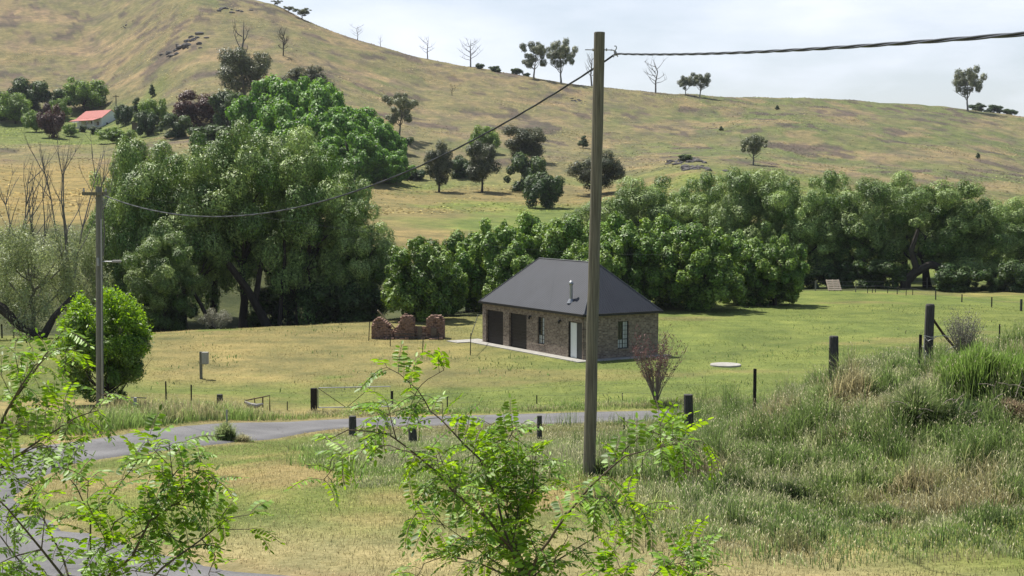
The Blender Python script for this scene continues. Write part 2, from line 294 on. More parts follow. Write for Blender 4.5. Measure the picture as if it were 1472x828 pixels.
# ------------------------------------------------------------------ mesh helpers
def tag(o, label=None, cat=None, group=None, kind=None):
    if label: o['label'] = label
    if cat: o['category'] = cat
    if group: o['group'] = group
    if kind: o['kind'] = kind
    return o
def npmesh(name, V, faces, m=None, attr=None, attrname='tint', smooth=False):
    """V (n,3), faces (k, c) with equal corner count"""
    V = np.asarray(V, np.float32); faces = np.asarray(faces, np.int32)
    me = bpy.data.meshes.new(name); nf, c = faces.shape
    me.vertices.add(len(V)); me.vertices.foreach_set('co', V.ravel())
    me.loops.add(nf*c); me.loops.foreach_set('vertex_index', faces.ravel())
    me.polygons.add(nf); me.polygons.foreach_set('loop_start', np.arange(0, nf*c, c, dtype=np.int32)); me.polygons.foreach_set('loop_total', np.full(nf, c, np.int32))
    if smooth: me.polygons.foreach_set('use_smooth', np.ones(nf, bool))
    me.update(calc_edges=True)
    if attr is not None:
        at_ = me.color_attributes.new(attrname, 'FLOAT_COLOR', 'POINT'); A = np.ones((len(V), 4), np.float32); A[:, :attr.shape[1]] = attr; at_.data.foreach_set('color', A.ravel())
    if m: me.materials.append(m)
    return me
def link(name, me, parent=None, loc=None):
    o = bpy.data.objects.new(name, me); COL.objects.link(o)
    if parent: o.parent = parent
    if loc is not None: o.location = loc
    return o
def empty(name, loc, label, cat, group=None, rz=0):
    o = bpy.data.objects.new(name, None); COL.objects.link(o); o.location = loc; o.rotation_euler = (0, 0, rz); o.empty_display_size = .3
    return tag(o, label, cat, group)
class MB:
    """collects boxes, tubes and faces, builds one mesh"""
    def __init__(s): s.v = []; s.f = []; s.uv = {}
    def face(s, pts, uv=None):
        i = len(s.v); s.v += [tuple(p) for p in pts]; s.f.append(tuple(range(i, i+len(pts))))
        if uv: s.uv[len(s.f)-1] = uv
    def box(s, x0, x1, y0, y1, z0, z1, T=None, jit=0):
        c = [Vector((x, y, z)) for z in (z0, z1) for (x, y) in ((x0, y0), (x1, y0), (x1, y1), (x0, y1))]
        if jit: c = [p+Vector((random.uniform(-jit, jit), random.uniform(-jit, jit), random.uniform(-jit, jit))) for p in c]
        if T: c = [T @ p for p in c]
        i = len(s.v); s.v += [tuple(p) for p in c]
        for q in ((0, 3, 2, 1), (4, 5, 6, 7), (0, 1, 5, 4), (1, 2, 6, 5), (2, 3, 7, 6), (3, 0, 4, 7)): s.f.append(tuple(i+k_ for k_ in q))
    def tube(s, pts, rad, n=8, cap=True):
        pts = [Vector(p) for p in pts]
        if not hasattr(rad, '__len__'): rad = [rad]*len(pts)
        i0 = len(s.v); prev = None
        for j, p in enumerate(pts):
            d = (pts[min(j+1, len(pts)-1)]-pts[max(j-1, 0)]).normalized()
            if prev is None:
                a = d.orthogonal().normalized()
            else: a = (prev-d*prev.dot(d)); a = a.normalized() if a.length > 1e-6 else d.orthogonal().normalized()
            prev = a; b = d.cross(a)
            for q in range(n):
                t = 2*math.pi*q/n; s.v.append(tuple(p+(a*math.cos(t)+b*math.sin(t))*rad[j]))
        for j in range(len(pts)-1):
            for q in range(n):
                q2 = (q+1) % n; s.f.append((i0+j*n+q, i0+j*n+q2, i0+(j+1)*n+q2, i0+(j+1)*n+q))
        if cap:
            s.f.append(tuple(i0+q for q in reversed(range(n)))); s.f.append(tuple(i0+(len(pts)-1)*n+q for q in range(n)))
    def build(s, name, m, parent=None, loc=None, smooth=False, bevel=0):
        me = bpy.data.meshes.new(name); me.from_pydata(s.v, [], s.f); me.materials.append(m)
        if s.uv:
            u = me.uv_layers.new(name='UVMap')
            for pi, p in enumerate(me.polygons):
                if pi in s.uv:
                    for li, c in zip(p.loop_indices, s.uv[pi]): u.data[li].uv = c
        if smooth: me.polygons.foreach_set('use_smooth', np.ones(len(me.polygons), bool))
        me.update(); o = link(name, me, parent, loc)
        if bevel:
            b = o.modifiers.new('bevel', 'BEVEL'); b.width = bevel; b.segments = 2; b.limit_method = 'ANGLE'
        return o
def rot_rand(n, g): 
    v = g.normal(size=(n, 3)); return v/np.linalg.norm(v, axis=1)[:, None]
def leaves(C, Nrm, L, W, tint, g, droop=0):
    """one four-cornered leaf per centre, folded a little"""
    n = len(C); t = rot_rand(n, g); t[:, 2] -= droop
    t -= Nrm*np.sum(t*Nrm, 1)[:, None]; t /= np.linalg.norm(t, axis=1)[:, None]+1e-9
    b = np.cross(Nrm, t); L = np.broadcast_to(L, (n,))[:, None]; W = np.broadcast_to(W, (n,))[:, None]
    V = np.stack([C-t*L/2, C+b*W/2+Nrm*W*.15-t*L*.05, C+t*L/2, C-b*W/2+Nrm*W*.15-t*L*.05], 1).reshape(-1, 3)
    Fc = np.arange(4*n).reshape(n, 4); return V, Fc, np.repeat(tint, 4, 0)

# ------------------------------------------------------------------ ground sheet
def road_pts():
    P = []
    for px, py in ((1500, 590), (1240, 592), (1080, 596), (1000, 598), (900, 600.5), (800, 602.5), (700, 604), (600, 606), (500, 609.5), (400, 616), (300, 625), (210, 637)):
        r_ = ray(px, py)
        # hidden stretch behind the bank lies level with the rest
        if px > 990: D = 56.0+(px-990)*.004; P.append((vcol(px)*D, D))
        else:
            h = hit(px, py); P.append((h.x, h.y))
    E = []
    for px, py in ((191, 648), (139, 660), (87, 674), (52, 693), (26, 716), (36, 735), (70, 748), (104, 762), (160, 778), (240, 795), (323, 811), (417, 829), (520, 850), (640, 880)):
        h = hit(px, py); E.append(np.array((h.x, h.y)))
    for i in range(1, len(E)):
        t = E[min(i+1, len(E)-1)]-E[i-1]; t /= np.linalg.norm(t); c = E[i]+np.array((t[1], -t[0]))*1.8
        if i < len(E)-2: P.append(tuple(c))
    P += [(2.5, 14.2), (9, 11.5), (18, 8)]
    # catmull-rom
    out_ = []
    P = [np.array(p) for p in P]
    for i in range(len(P)-1):
        p0 = P[max(i-1, 0)]; p1 = P[i]; p2 = P[i+1]; p3 = P[min(i+2, len(P)-1)]
        for t in np.linspace(0, 1, 14, endpoint=False):
            out_.append(.5*((2*p1)+(-p0+p2)*t+(2*p0-5*p1+4*p2-p3)*t*t+(-p0+3*p1-3*p2+p3)*t**3))
    out_.append(P[-1]); return np.array(out_)
ROAD = road_pts()
def road_dist(x, y):
    x = np.asarray(x, float).ravel(); y = np.asarray(y, float).ravel(); d = np.full(x.shape, 1e9)
    sel = (np.hypot(x, y) < 75)&(y > 5)
    q = np.stack([x[sel], y[sel]], 1); dd = np.full(len(q), 1e9)
    for p in ROAD[::2]: dd = np.minimum(dd, np.hypot(q[:, 0]-p[0], q[:, 1]-p[1]))
    d[sel] = dd; return d
def px_of(x, y): return 736+F*x/np.maximum(y, .1)

C_GREEN = np.array((.135, .165, .047)); C_DRY = np.array((.235, .195, .088)); C_STRAW = np.array((.285, .245, .135)); C_HILL = np.array((.188, .168, .088)); C_HGREEN = np.array((.132, .150, .064))
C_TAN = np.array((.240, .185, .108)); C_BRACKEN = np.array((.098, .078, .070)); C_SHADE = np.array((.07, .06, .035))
def zone(x, y):
    D = np.hypot(x, y); px = px_of(x, y); n = len(x)
    def mixc(a, b, t): t = np.asarray(t)[:, None]; return a*(1-t)+b*t
    big = fbm(x/9, y/9, 41, 4); small = fbm(x/2.2, y/2.2, 51, 3)
    # foreground inside the bend and round it
    c = mixc(C_DRY*1.1, C_GREEN*1.05, ss(.40, .58, big*.6+small*.4+.12*ss(-2, 5, x)-.04*ss(-3, -8, x)))
    c = mixc(c, C_STRAW, ss(25.5, 22, y+2*(big-.5))*ss(7.5, 4, x)*.75)
    # paddock: dry on the left half, green to the right and near the road
    dry = ss(900, 560, px+60*(big-.5))*ss(62, 68, y)
    green = mixc(C_GREEN, C_GREEN*1.18, big); pad = mixc(green, C_DRY, np.clip(dry*.85*ss(.30, .5, big*.5+small*.5+.1), 0, 1))
    pad = mixc(pad, C_DRY*.95, ss(.62, .72, fbm(x/14, y/5, 61, 4))*.55)
    pad = mixc(pad, C_GREEN, ss(250, 120, px)*ss(56, 60, y)*.8)
    c = mixc(c, pad, ss(56, 60, y))
    # creek line: shade under the trees put into the ground colour
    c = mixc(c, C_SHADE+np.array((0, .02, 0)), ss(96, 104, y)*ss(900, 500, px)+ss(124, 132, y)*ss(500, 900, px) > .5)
    # slopes beyond the creek
    g2 = fbm(x/22, y/30, 71, 4); sl_ = mixc(C_GREEN*1.12, C_DRY*.9, ss(.42, .60, g2)); sl_ = mixc(sl_, C_DRY*np.array((1.05, .98, .9)), ss(330, 150, px))
    c = mixc(c, sl_, ss(128, 150, y))
    h1 = fbm(x/34, y/26, 81, 5); h2 = fbm(x/11, y/16, 91, 4)
    hill = mixc(C_HILL, C_HGREEN, ss(.50, .70, h1*.6+.4*h2+.17*ss(800, 1100, px)-.01)); hill = mixc(hill, C_TAN, ss(.50, .66, h2)*.8)
    hill = mixc(hill, C_TAN*1.12, ss(.56, .7, fbm(x/50, y/20, 96, 4))*ss(1000, 500, px))
    br = fbm(x/9+3, y/11, 101, 4)*.75+.25*fbm(x/3, y/4, 111, 3)
    hill = mixc(hill, C_BRACKEN, ss(.60, .66, br)*.85); hill = mixc(hill, C_BRACKEN*1.25, ss(.5, .7, fbm(x/3.5, y/6, 121, 4))*.45)
    c = mixc(c, hill, ss(235, 300, y+25*(g2-.5)))
    c = mixc(c, C_GREEN*np.array((.95, 1.05, .9)), ss(255, 205, px+60*(h2-.5))*ss(285, 320, y+60*(h1-.5))*ss(418, 396, y+30*(h2-.5))*.75)
    # worn bare edges of the driveway
    rd = road_dist(x, y); c = mixc(c, C_STRAW*np.array((1, .92, .9)), ss(2.6, 1.95, rd+.8*(small-.5))*.6)
    return c
def polar_ground():
    az = np.concatenate([np.arange(-180, -60, 4.), np.arange(-60, -23, .6), np.arange(-23, 23, .085), np.arange(23, 60, .6), np.arange(60, 180.1, 4.)])
    rr = np.concatenate([[0.0, 1.0, 2.0], np.exp(np.linspace(math.log(3), math.log(700), 680)), np.exp(np.linspace(math.log(715), math.log(2500), 24))])
    A, RR = np.meshgrid(np.radians(az), rr, indexing='ij'); X = (RR*np.sin(A)).ravel(); Y = (RR*np.cos(A)).ravel()
    Z = G(X, Y); na, nr = A.shape
    idx = np.arange(na*nr).reshape(na, nr)
    Fc = np.stack([idx[:-1, :-1], idx[:-1, 1:], idx[1:, 1:], idx[1:, :-1]], -1).reshape(-1, 4)
    Z = Z-.10*ss(1.9, 1.3, road_dist(X, Y))        # bed cut for the driveway
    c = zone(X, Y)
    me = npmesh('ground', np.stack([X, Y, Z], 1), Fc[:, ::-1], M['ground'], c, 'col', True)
    o = link('ground', me); tag(o, kind='structure'); return o
polar_ground()

def build_road():
    P = ROAD; T = np.gradient(P, axis=0); T /= np.linalg.norm(T, axis=1)[:, None]; Nn = np.stack([-T[:, 1], T[:, 0]], 1)
    offs = np.array([-1.85, -1.68, -1.2, -.6, 0, .6, 1.2, 1.68, 1.85]); up = np.array([-.09, .015, .03, .045, .05, .045, .03, .015, -.09])
    wob = (fbm(np.arange(len(P))/7., np.zeros(len(P)), 5, 3)-.5)*.5
    V = []
    for j, o_ in enumerate(offs):
        e = o_+(wob*np.sign(o_) if abs(o_) > 1.5 else 0); q = P+Nn*np.reshape(e, (-1, 1)); V.append(np.stack([q[:, 0], q[:, 1], G(q[:, 0], q[:, 1])+up[j]], 1))
    V = np.stack(V, 1); n, m_ = V.shape[:2]; idx = np.arange(n*m_).reshape(n, m_)
    Fc = np.stack([idx[:-1, :-1], idx[1:, :-1], idx[1:, 1:], idx[:-1, 1:]], -1).reshape(-1, 4)
    lane = np.array([.72, .9, 1.08, .97, .86, .97, 1.08, .9, .72]); cc = np.repeat((lane[None, :]*(.92+.16*fbm(np.arange(n)/5., np.zeros(n), 8, 3))[:, None])[:, :, None], 3, 2).reshape(-1, 3)
    o = link('driveway', npmesh('driveway', V.reshape(-1, 3), Fc[:, ::-1], M['asphalt'], cc, 'col', True)); tag(o, kind='structure')
build_road()

# ------------------------------------------------------------------ brick outbuilding
HC = Vector((3.863, 74.756, 0)); TH = R(121.09); HL, HW, EV, RISE = 10.91, 4.92, 2.5, 2.59
HM = Matrix.Translation(HC) @ Matrix(((math.cos(TH), math.sin(TH), 0, 0), (math.sin(TH), -math.cos(TH), 0, 0), (0, 0, 1, 0), (0, 0, 0, 1)))
# local: x = s along the long front (away), y = t along the short end wall (right); mirrored frame handled per vertex
def HP(s, t, z): return HM @ Vector((s, t, z))
def s_at(px): 
    return min(np.linspace(0, HL, 2200), key=lambda s: abs(px_of(HP(s, 0, 0).x, HP(s, 0, 0).y)-px))
def t_at(px): 
    return min(np.linspace(0, HW, 1200), key=lambda t: abs(px_of(HP(0, t, 0).x, HP(0, t, 0).y)-px))
house = empty('brick_outbuilding', HC, 'brown brick outbuilding with dark hipped iron roof and two garage doors', 'outbuilding')
house.rotation_euler = (0, 0, 0)
def HLoc(s, t, z): return HP(s, t, z)-HC
class HB(MB):
    def hbox(s, s0, s1, t0, t1, z0, z1):
        c = [HLoc(a, b, z) for z in (z0, z1) for (a, b) in ((s0, t0), (s0, t1), (s1, t1), (s1, t0))]
        i = len(s.v); s.v += [tuple(p) for p in c]
        uvs = {}
        for q in ((0, 3, 2, 1), (4, 5, 6, 7), (0, 1, 5, 4), (1, 2, 6, 5), (2, 3, 7, 6), (3, 0, 4, 7)):
            s.f.append(tuple(i+k_ for k_ in q))
            loc = [((s0, s0, s1, s1)[k_ % 4], (t0, t1, t1, t0)[k_ % 4], (z0, z1)[k_//4]) for k_ in q]
            ds = max(l[0] for l in loc)-min(l[0] for l in loc); dt = max(l[1] for l in loc)-min(l[1] for l in loc); dz = max(l[2] for l in loc)-min(l[2] for l in loc)
            if dz < 1e-6: uv = [(l[0], l[1]) for l in loc]
            elif dt < 1e-6: uv = [(l[0], l[2]) for l in loc]
            else: uv = [(l[1]+.11, l[2]) for l in loc]
            s.uv[len(s.f)-1] = uv
def wall_cells(mb, axis, length, openings, a0, a1, zt):
    """axis 's' or 't': brick wall as cells round the openings (u0,u1,z0,z1)"""
    us = sorted({0, length, *[o[0] for o in openings], *[o[1] for o in openings]})
    for u0, u1 in zip(us[:-1], us[1:]):
        zs = [(0, zt)]
        for o_ in openings:
            if o_[0] <= u0+1e-6 and o_[1] >= u1-1e-6: zs = [(0, o_[2]), (o_[3], zt)]
        for z0, z1 in zs:
            if z1-z0 < .01: continue
            if axis == 's': mb.hbox(u0, u1, a0, a1, z0, z1)
            else: mb.hbox(a0, a1, u0, u1, z0, z1)
g1 = (s_at(723.2), s_at(698.5)); g2 = (s_at(757), s_at(731.8)); w1 = (s_at(783), s_at(773)); dr = (s_at(838.5), s_at(817)); w2 = (t_at(889), t_at(904.5))
WT = .22
o_front = [(g1[0], g1[1], 0, 2.02), (g2[0], g2[1], 0, 2.02), (w1[0], w1[1], .50, 2.02), (dr[0], dr[1], 0, 2.02)]
mb = HB(); wall_cells(mb, 's', HL, o_front, 0, WT, EV-.06); mb.build('front_wall', M['brick'], house)
mb = HB(); wall_cells(mb, 't', HW, [(w2[0], w2[1], .52, 2.02)], .001, WT, EV-.061)
for i_, v in enumerate(mb.v): pass
mb.build('end_wall', M['brick'], house)
mb = HB(); mb.hbox(.002, HL-.002, HW-WT, HW-.001, 0, EV-.062); mb.build('rear_wall', M['brick'], house)
mb = HB(); mb.hbox(HL-WT, HL-.003, WT+.001, HW-WT-.001, 0, EV-.062); mb.build('far_wall', M['brick'], house)
# hipped roof, real thickness
ov = .12
def roofpt(k_, dz=0):
    return {'A': HLoc(-ov, -ov, EV+dz), 'B': HLoc(HL+ov, -ov, EV+dz), 'C': HLoc(HL+ov, HW+ov, EV+dz), 'D': HLoc(-ov, HW+ov, EV+dz), 'E': HLoc(HW/2, HW/2, EV+RISE+dz), 'Fp': HLoc(HL-HW/2, HW/2, EV+RISE+dz)}[k_]
mb = MB()
sl_len = math.hypot(HW/2+ov, RISE)
mb.face([roofpt('A'), roofpt('E'), roofpt('Fp'), roofpt('B')], [(0, 0), (HW/2+ov, sl_len), (HL-HW/2+ov, sl_len), (HL+2*ov, 0)])
mb.face([roofpt('D'), roofpt('C'), roofpt('Fp'), roofpt('E')], [(0, 0), (HL+2*ov, 0), (HL-HW/2+ov, sl_len), (HW/2+ov, sl_len)])
mb.face([roofpt('A'), roofpt('D'), roofpt('E')], [(0, 0), (HW+2*ov, 0), (HW/2+ov, sl_len)])
mb.face([roofpt('B'), roofpt('Fp'), roofpt('C')], [(0, 0), (HW/2+ov, sl_len), (HW+2*ov, 0)])
mb.face([roofpt('A', -.02), roofpt('B', -.02), roofpt('C', -.02), roofpt('D', -.02)], [(0, 0), (1, 0), (1, 1), (0, 1)])
roof = mb.build('roof', M['roof'], house)
mb = MB()
for a, b in (('A', 'E'), ('D', 'E'), ('B', 'Fp'), ('C', 'Fp'), ('E', 'Fp')): mb.tube([roofpt(a, .012), roofpt(b, .012)], .035, 6)
capm = simple('ridge capping', (.10, .105, .115), (.075, .08, .09), 3, .5); mb.build('ridge_capping', capm, roof)
mb = HB()
mb.hbox(-ov-.07, HL+ov+.07, -ov-.08, -ov+.015, EV-.13, EV+.0); mb.hbox(-ov-.07, HL+ov+.07, HW+ov-.015, HW+ov+.08, EV-.13, EV)
mb.hbox(-ov-.08, -ov+.013, -ov-.079, HW+ov+.079, EV-.129, EV-.001); mb.hbox(HL+ov-.013, HL+ov+.08, -ov-.079, HW+ov+.079, EV-.129, EV-.001)
mb.build('gutter', M['fascia'], roof)
# garage doors
for g_ in (g1, g2):
    mb = HB(); n_ = 22
    for i in range(n_): mb.hbox(g_[0]+.003, g_[1]-.003, .115 if i % 2 else .13, .17, i*2.02/n_, (i+1)*2.02/n_-.004)
    gd = mb.build('garage_door', M['dark_metal'], house)
    mb = HB(); mb.hbox((g_[0]+g_[1])/2-.10, (g_[0]+g_[1])/2+.10, .095, .113, .82, .87); mb.build('handle', M['fascia'], gd)
def window(a, z0, z1, axis):
    def bx(m_, u0, u1, d0, d1, za, zb):
        if axis == 's': m_.hbox(u0, u1, d0, d1, za, zb)
        else: m_.hbox(d0, d1, u0, u1, za, zb)
    u0, u1 = a; root = None
    m_ = HB(); t_ = .045; zm = z0+(z1-z0)*.34
    bx(m_, u0+.002, u0+t_, .07, .13, z0+.003, z1-.003); bx(m_, u1-t_, u1-.002, .07, .13, z0+.003, z1-.003)
    bx(m_, u0+t_, u1-t_, .071, .129, z0+.003, z0+t_); bx(m_, u0+t_, u1-t_, .071, .129, z1-t_, z1-.003); bx(m_, u0+t_, u1-t_, .072, .128, zm-.02, zm+.02)
    um = (u0+u1)/2; bx(m_, um-.02, um+.02, .073, .127, z0+t_, z1-t_)
    wn = m_.build('window', M['frame'], house)
    m_ = HB()
    for za, zb, kk in ((z0+t_, zm-.02, 2), (zm+.02, z1-t_, 4)):
        for i in range(1, kk):
            zc = za+(zb-za)*i/kk; bx(m_, u0+t_, u1-t_, .084, .098, zc-.011, zc+.011)
        for uc in ((u0+um)/2, (um+u1)/2): bx(m_, uc-.009, uc+.009, .085, .097, za, zb)
    m_.build('glazing_bars', M['frame'], wn)
    m_ = HB(); bx(m_, u0+t_, u1-t_, .105, .112, z0+t_, z1-t_); m_.build('pane', M['glass'], wn)
    m_ = HB()       # pale blinds hang behind the right-hand half and the lower sash
    if axis == 's': bx(m_, u0+t_, um-.02, .099, .103, zm, z1-t_)
    else: bx(m_, um+.02, u1-t_, .099, .103, zm, z1-t_)
    bx(m_, u0+t_, u1-t_, .0995, .1025, z0+t_, zm-.02); m_.build('blind', M['blind'], wn)
    m_ = HB(); bx(m_, u0-.03, u1+.03, -.035, .069, z0-.07, z0-.003); m_.build('sill', M['brick'], wn)
window(w1, .50, 2.02, 's'); window(w2, .52, 2.02, 't')
mb = HB(); mb.hbox(dr[0]+.002, dr[0]+.05, .06, .14, 0, 2.017); mb.hbox(dr[1]-.05, dr[1]-.002, .06, .14, 0, 2.017); mb.hbox(dr[0]+.05, dr[1]-.05, .061, .139, 1.965, 2.017); fr = mb.build('door', M['frame'], house)
dm = (dr[0]+dr[1])/2
mb = HB(); mb.hbox(dm+.01, dr[1]-.13, .085, .12, .06, 1.96); wd = mb.build('white_leaf', M['white'], fr)
mb = HB(); mb.hbox(dr[0]+.05, dm+.008, .10, .13, .03, 1.96); mb.build('screen', M['screen'], fr)
mb = HB(); mb.hbox(dr[1]-.129, dr[1]-.051, .10, .13, .03, 1.96); mb.build('jamb_panel', M['frame'], fr)
for pxl in (763.5, 806.5):
    s_ = s_at(pxl); mb = HB(); mb.hbox(s_-.04, s_+.04, -.03, -.001, 1.93, 2.05); mb.hbox(s_-.012, s_+.012, -.13, -.031, 2.0, 2.03); mb.tube([HLoc(s_, -.13, 1.83), HLoc(s_, -.13, 1.97), HLoc(s_, -.13, 2.05)], [.045, .075, .02], 8); mb.build('wall_lantern', M['fascia'], house)
# flue on the front slope
fs = s_at(821)-.0
def slope_z(t): return EV+RISE*(t+ov)/(HW/2+ov)
ft = .55; fs = 2.32
best = None
for s_ in np.linspace(.5, 6, 120):
    for t_ in np.linspace(.1, 2.2, 60):
        p = HP(s_, t_, slope_z(t_)); r = p-Vector((0, 0, EYE)); d = r.y*math.cos(PITCH)-r.z*math.sin(PITCH); u = r.z*math.cos(PITCH)+r.y*math.sin(PITCH)
        e = (736+F*r.x/d-821)**2+(414-F*u/d-432)**2
        if best is None or e < best[0]: best = (e, s_, t_)
_, fs, ft = best; zb = slope_z(ft)
mb = MB(); mb.tube([HLoc(fs, ft, zb-.1), HLoc(fs, ft, zb+.93)], .085, 14); fl = mb.build('flue', M['steel'], house, smooth=False)
mb = MB(); mb.tube([HLoc(fs, ft, zb+.86), HLoc(fs, ft, zb+.95), HLoc(fs, ft, zb+1.03), HLoc(fs, ft, zb+1.12)], [.10, .135, .11, .02], 14); mb.build('cowl', M['steel'], fl)
mb = HB(); mb.tube([HLoc(fs, ft, zb-.12), HLoc(fs, ft, zb+.10)], [.24, .12], 12); mb.build('flashing', M['steel'], fl)
# small vent pipe beyond the right end
mb = MB(); mb.tube([HLoc(1.2, HW+.3, 0), HLoc(1.2, HW+.3, 2.95)], .04, 8); mb.build('vent_pipe', M['lightpost'], house)
# concrete apron
mb = HB(); mb.hbox(-.55, HL+.25, -.75, -.004, -.05, .05); mb.hbox(-.55, -.004, -.003, HW+.5, -.05, .05); mb.hbox(HL+.251, HL+1.6, -1.6, .6, -.05, .049)
ap = mb.build('concrete_path', M['concrete'], None, HC); tag(ap, kind='structure')

# ------------------------------------------------------------------ trees
def trunk_mesh(name, h, r0, spread, nl, m, seed, lean=(0, 0), limb_r=.45, split=.35, twigs=2, n=7):
    g = random.Random(seed); mb = MB()
    top = Vector((lean[0], lean[1], h)); pts = []; K = 7
    for i in range(K+1):
        t = i/K; pts.append(Vector((lean[0]*t+g.uniform(-1, 1)*r0*1.2*t, lean[1]*t+g.uniform(-1, 1)*r0*1.2*t, h*.8*t-.15)))
    mb.tube(pts, [r0*(1.25 if i == 0 else 1)*(1-.75*i/K) for i in range(K+1)], n)
    for l in range(nl):
        t = split+(.95-split)*g.random(); i = min(int(t*K), K-1); p = pts[i].lerp(pts[i+1], t*K-i); a = 2*math.pi*(l/nl+g.random()*.15)
        ln = spread*(1.1-.45*t)*g.uniform(.75, 1.1); e = p+Vector((math.cos(a)*ln, math.sin(a)*ln, ln*g.uniform(.55, 1.1)))
        q = [p, p.lerp(e, .35)+Vector((0, 0, -.04*ln)), p.lerp(e, .7)+Vector((g.uniform(-.1, .1)*ln, g.uniform(-.1, .1)*ln, .03*ln)), e]; rr = r0*limb_r*(1.1-.6*t)
        mb.tube(q, [rr, rr*.75, rr*.5, rr*.15], 6)
        for _ in range(twigs):
            u = g.uniform(.3, .9); s_ = q[1].lerp(q[3], u); a2 = g.uniform(0, 6.28); l2 = ln*g.uniform(.25, .5); e2 = s_+Vector((math.cos(a2)*l2, math.sin(a2)*l2, l2*g.uniform(.2, 1.2)))
            mb.tube([s_, s_.lerp(e2, .5)+Vector((0, 0, .05*l2)), e2], [rr*.35, rr*.22, rr*.06], 5)
    me = bpy.data.meshes.new(name); me.from_pydata(mb.v, [], mb.f); me.materials.append(m); me.update(); return me
def crown_mesh(name, h, wd, z0, nb, rb, nleaf, L, W, m, seed, flat=.75, vert=1.0, shell=.55, droop=.3, top=1.0, gaps=.0, shape=None):
    """clumps (nb, radius rb) spread over an uneven envelope of width wd from height z0 to h, each filled with leaf faces"""
    g = np.random.default_rng(seed); cz = (z0+h)/2; hz = (h-z0)/2; C = []
    i = 0
    while len(C) < nb and i < 9000:
        i += 1; d = rot_rand(1, g)[0]; r = g.random()**(.45)
        p = np.array([d[0]*r*wd/2, d[1]*r*wd/2, cz+d[2]*r*hz])
        u = (p[2]-z0)/(h-z0)
        lim = wd/2*(shape(u) if shape else 1)
        if math.hypot(p[0], p[1]) > lim: continue
        if gaps and any(np.linalg.norm((p-q)*np.array((1, 1, .8))) < rb*gaps for q in C): continue
        C.append(p)
    C = np.array(C); nb = len(C); rbs = rb*g.uniform(.6, 1.25, nb); per = np.maximum((nleaf*rbs**2/np.sum(rbs**2)).astype(int), 10)
    Vs, Fs, Ts = [], [], []; off = 0; 
    for b in range(nb):
        n = per[b]; d = rot_rand(n, g); rad = rbs[b]*(shell+(1-shell)*g.random(n)**.6)*(1+.22*np.sin(d[:, 0]*5+b)*np.sin(d[:, 1]*5+2*b))
        stray = g.random(n) < .06; rad = np.where(stray, rad*1.25, rad)
        P = C[b]+d*rad[:, None]*np.array((1, 1, vert)); nr = d*.95+rot_rand(n, g)*.5+np.array((0, 0, .2)); nr /= np.linalg.norm(nr, axis=1)[:, None]
        bt = g.random(); tint = np.stack([g.random(n), np.clip(bt+g.normal(0, .12, n), 0, 1), g.random(n)], 1)
        sc = g.uniform(.65, 1.25, n); v, f, t = leaves(P, nr, L*sc, W*sc, tint, g, droop); Vs.append(v); Fs.append(f+off); Ts.append(t); off += len(v)
    return npmesh(name, np.concatenate(Vs), np.concatenate(Fs), m, np.concatenate(Ts))
PROTO = {}
def kind(key, nv, fn):
    PROTO[key] = [fn(i) for i in range(nv)]        # (trunk mesh, crown mesh, nominal height, nominal width)
oval = lambda u: max(.25, math.sin(math.pi*min(max(u*.86+.10, 0), 1))**.6)
umb = lambda u: .45+.6*u if u < .75 else 1.0
kind('willow', 4, lambda i: (trunk_mesh('trunk', 11, .38, 3.2, 7, M['bark'], 10+i, (.6*(i-1.5), 0), .5, .3), crown_mesh('crown', 14, 7.6, 3.4, 64, .92, 70000, .20, .085, M['willow'], 100+i, vert=1.1, shell=.76, gaps=.85, shape=lambda u: .62+.5*math.sin(math.pi*u)**.7, droop=.25), 14, 7.2))
kind('lowwillow', 4, lambda i: (trunk_mesh('trunk', 10, .36, 3.0, 7, M['bark'], 15+i, (.4*(i-1.5), 0), .5, .2), crown_mesh('crown', 13, 7.6, .5, 84, .88, 76000, .20, .085, M['willow'], 150+i, vert=1.1, shell=.76, gaps=.8, shape=lambda u: .78+.35*math.sin(math.pi*u)**.7, droop=.25), 13, 7.6))
kind('biggum', 1, lambda i: (trunk_mesh('trunk', 8.2, .3, 3.4, 9, M['greybark'], 49, (.5, 0), .5, .3), crown_mesh('crown', 9.5, 9, 2.2, 34, 1.2, 22000, .32, .14, M['gum'], 490, gaps=.7, shape=umb, droop=.6), 9.5, 9))
kind('elm', 4, lambda i: (trunk_mesh('trunk', 6.2, .26, 2.4, 7, M['bark'], 20+i, (0, 0), .5, .12), crown_mesh('crown', 8, 6.2, .4, 130, .52, 46000, .23, .14, M['elm'], 200+i, vert=1.35, shell=.6, gaps=.7, shape=oval, droop=-.2), 8, 6.2))
kind('bright', 2, lambda i: (trunk_mesh('trunk', 7, .25, 2.4, 6, M['bark'], 30+i, (0, 0), .5, .15), crown_mesh('crown', 6, 9.5, .2, 120, .72, 52000, .30, .18, M['bright'], 300+i, vert=1.15, shape=oval), 6, 9.5))
kind('gum', 3, lambda i: (trunk_mesh('trunk', 8.2, .24, 3.2, 8, M['greybark'], 40+i, (.5, 0), .5, .3), crown_mesh('crown', 9.5, 9, 3.2, 24, .98, 10500, .34, .15, M['gum'], 400+i, gaps=1.15, shape=umb, droop=.6), 9.5, 9))
kind('darkgum', 3, lambda i: (trunk_mesh('trunk', 7, .2, 1.6, 7, M['bark'], 50+i, (.2, 0), .5, .3), crown_mesh('crown', 8.5, 5, 1.3, 40, .85, 20000, .27, .12, M['darkgum'], 500+i, shape=oval, vert=1.3, droop=.8), 8.5, 5))
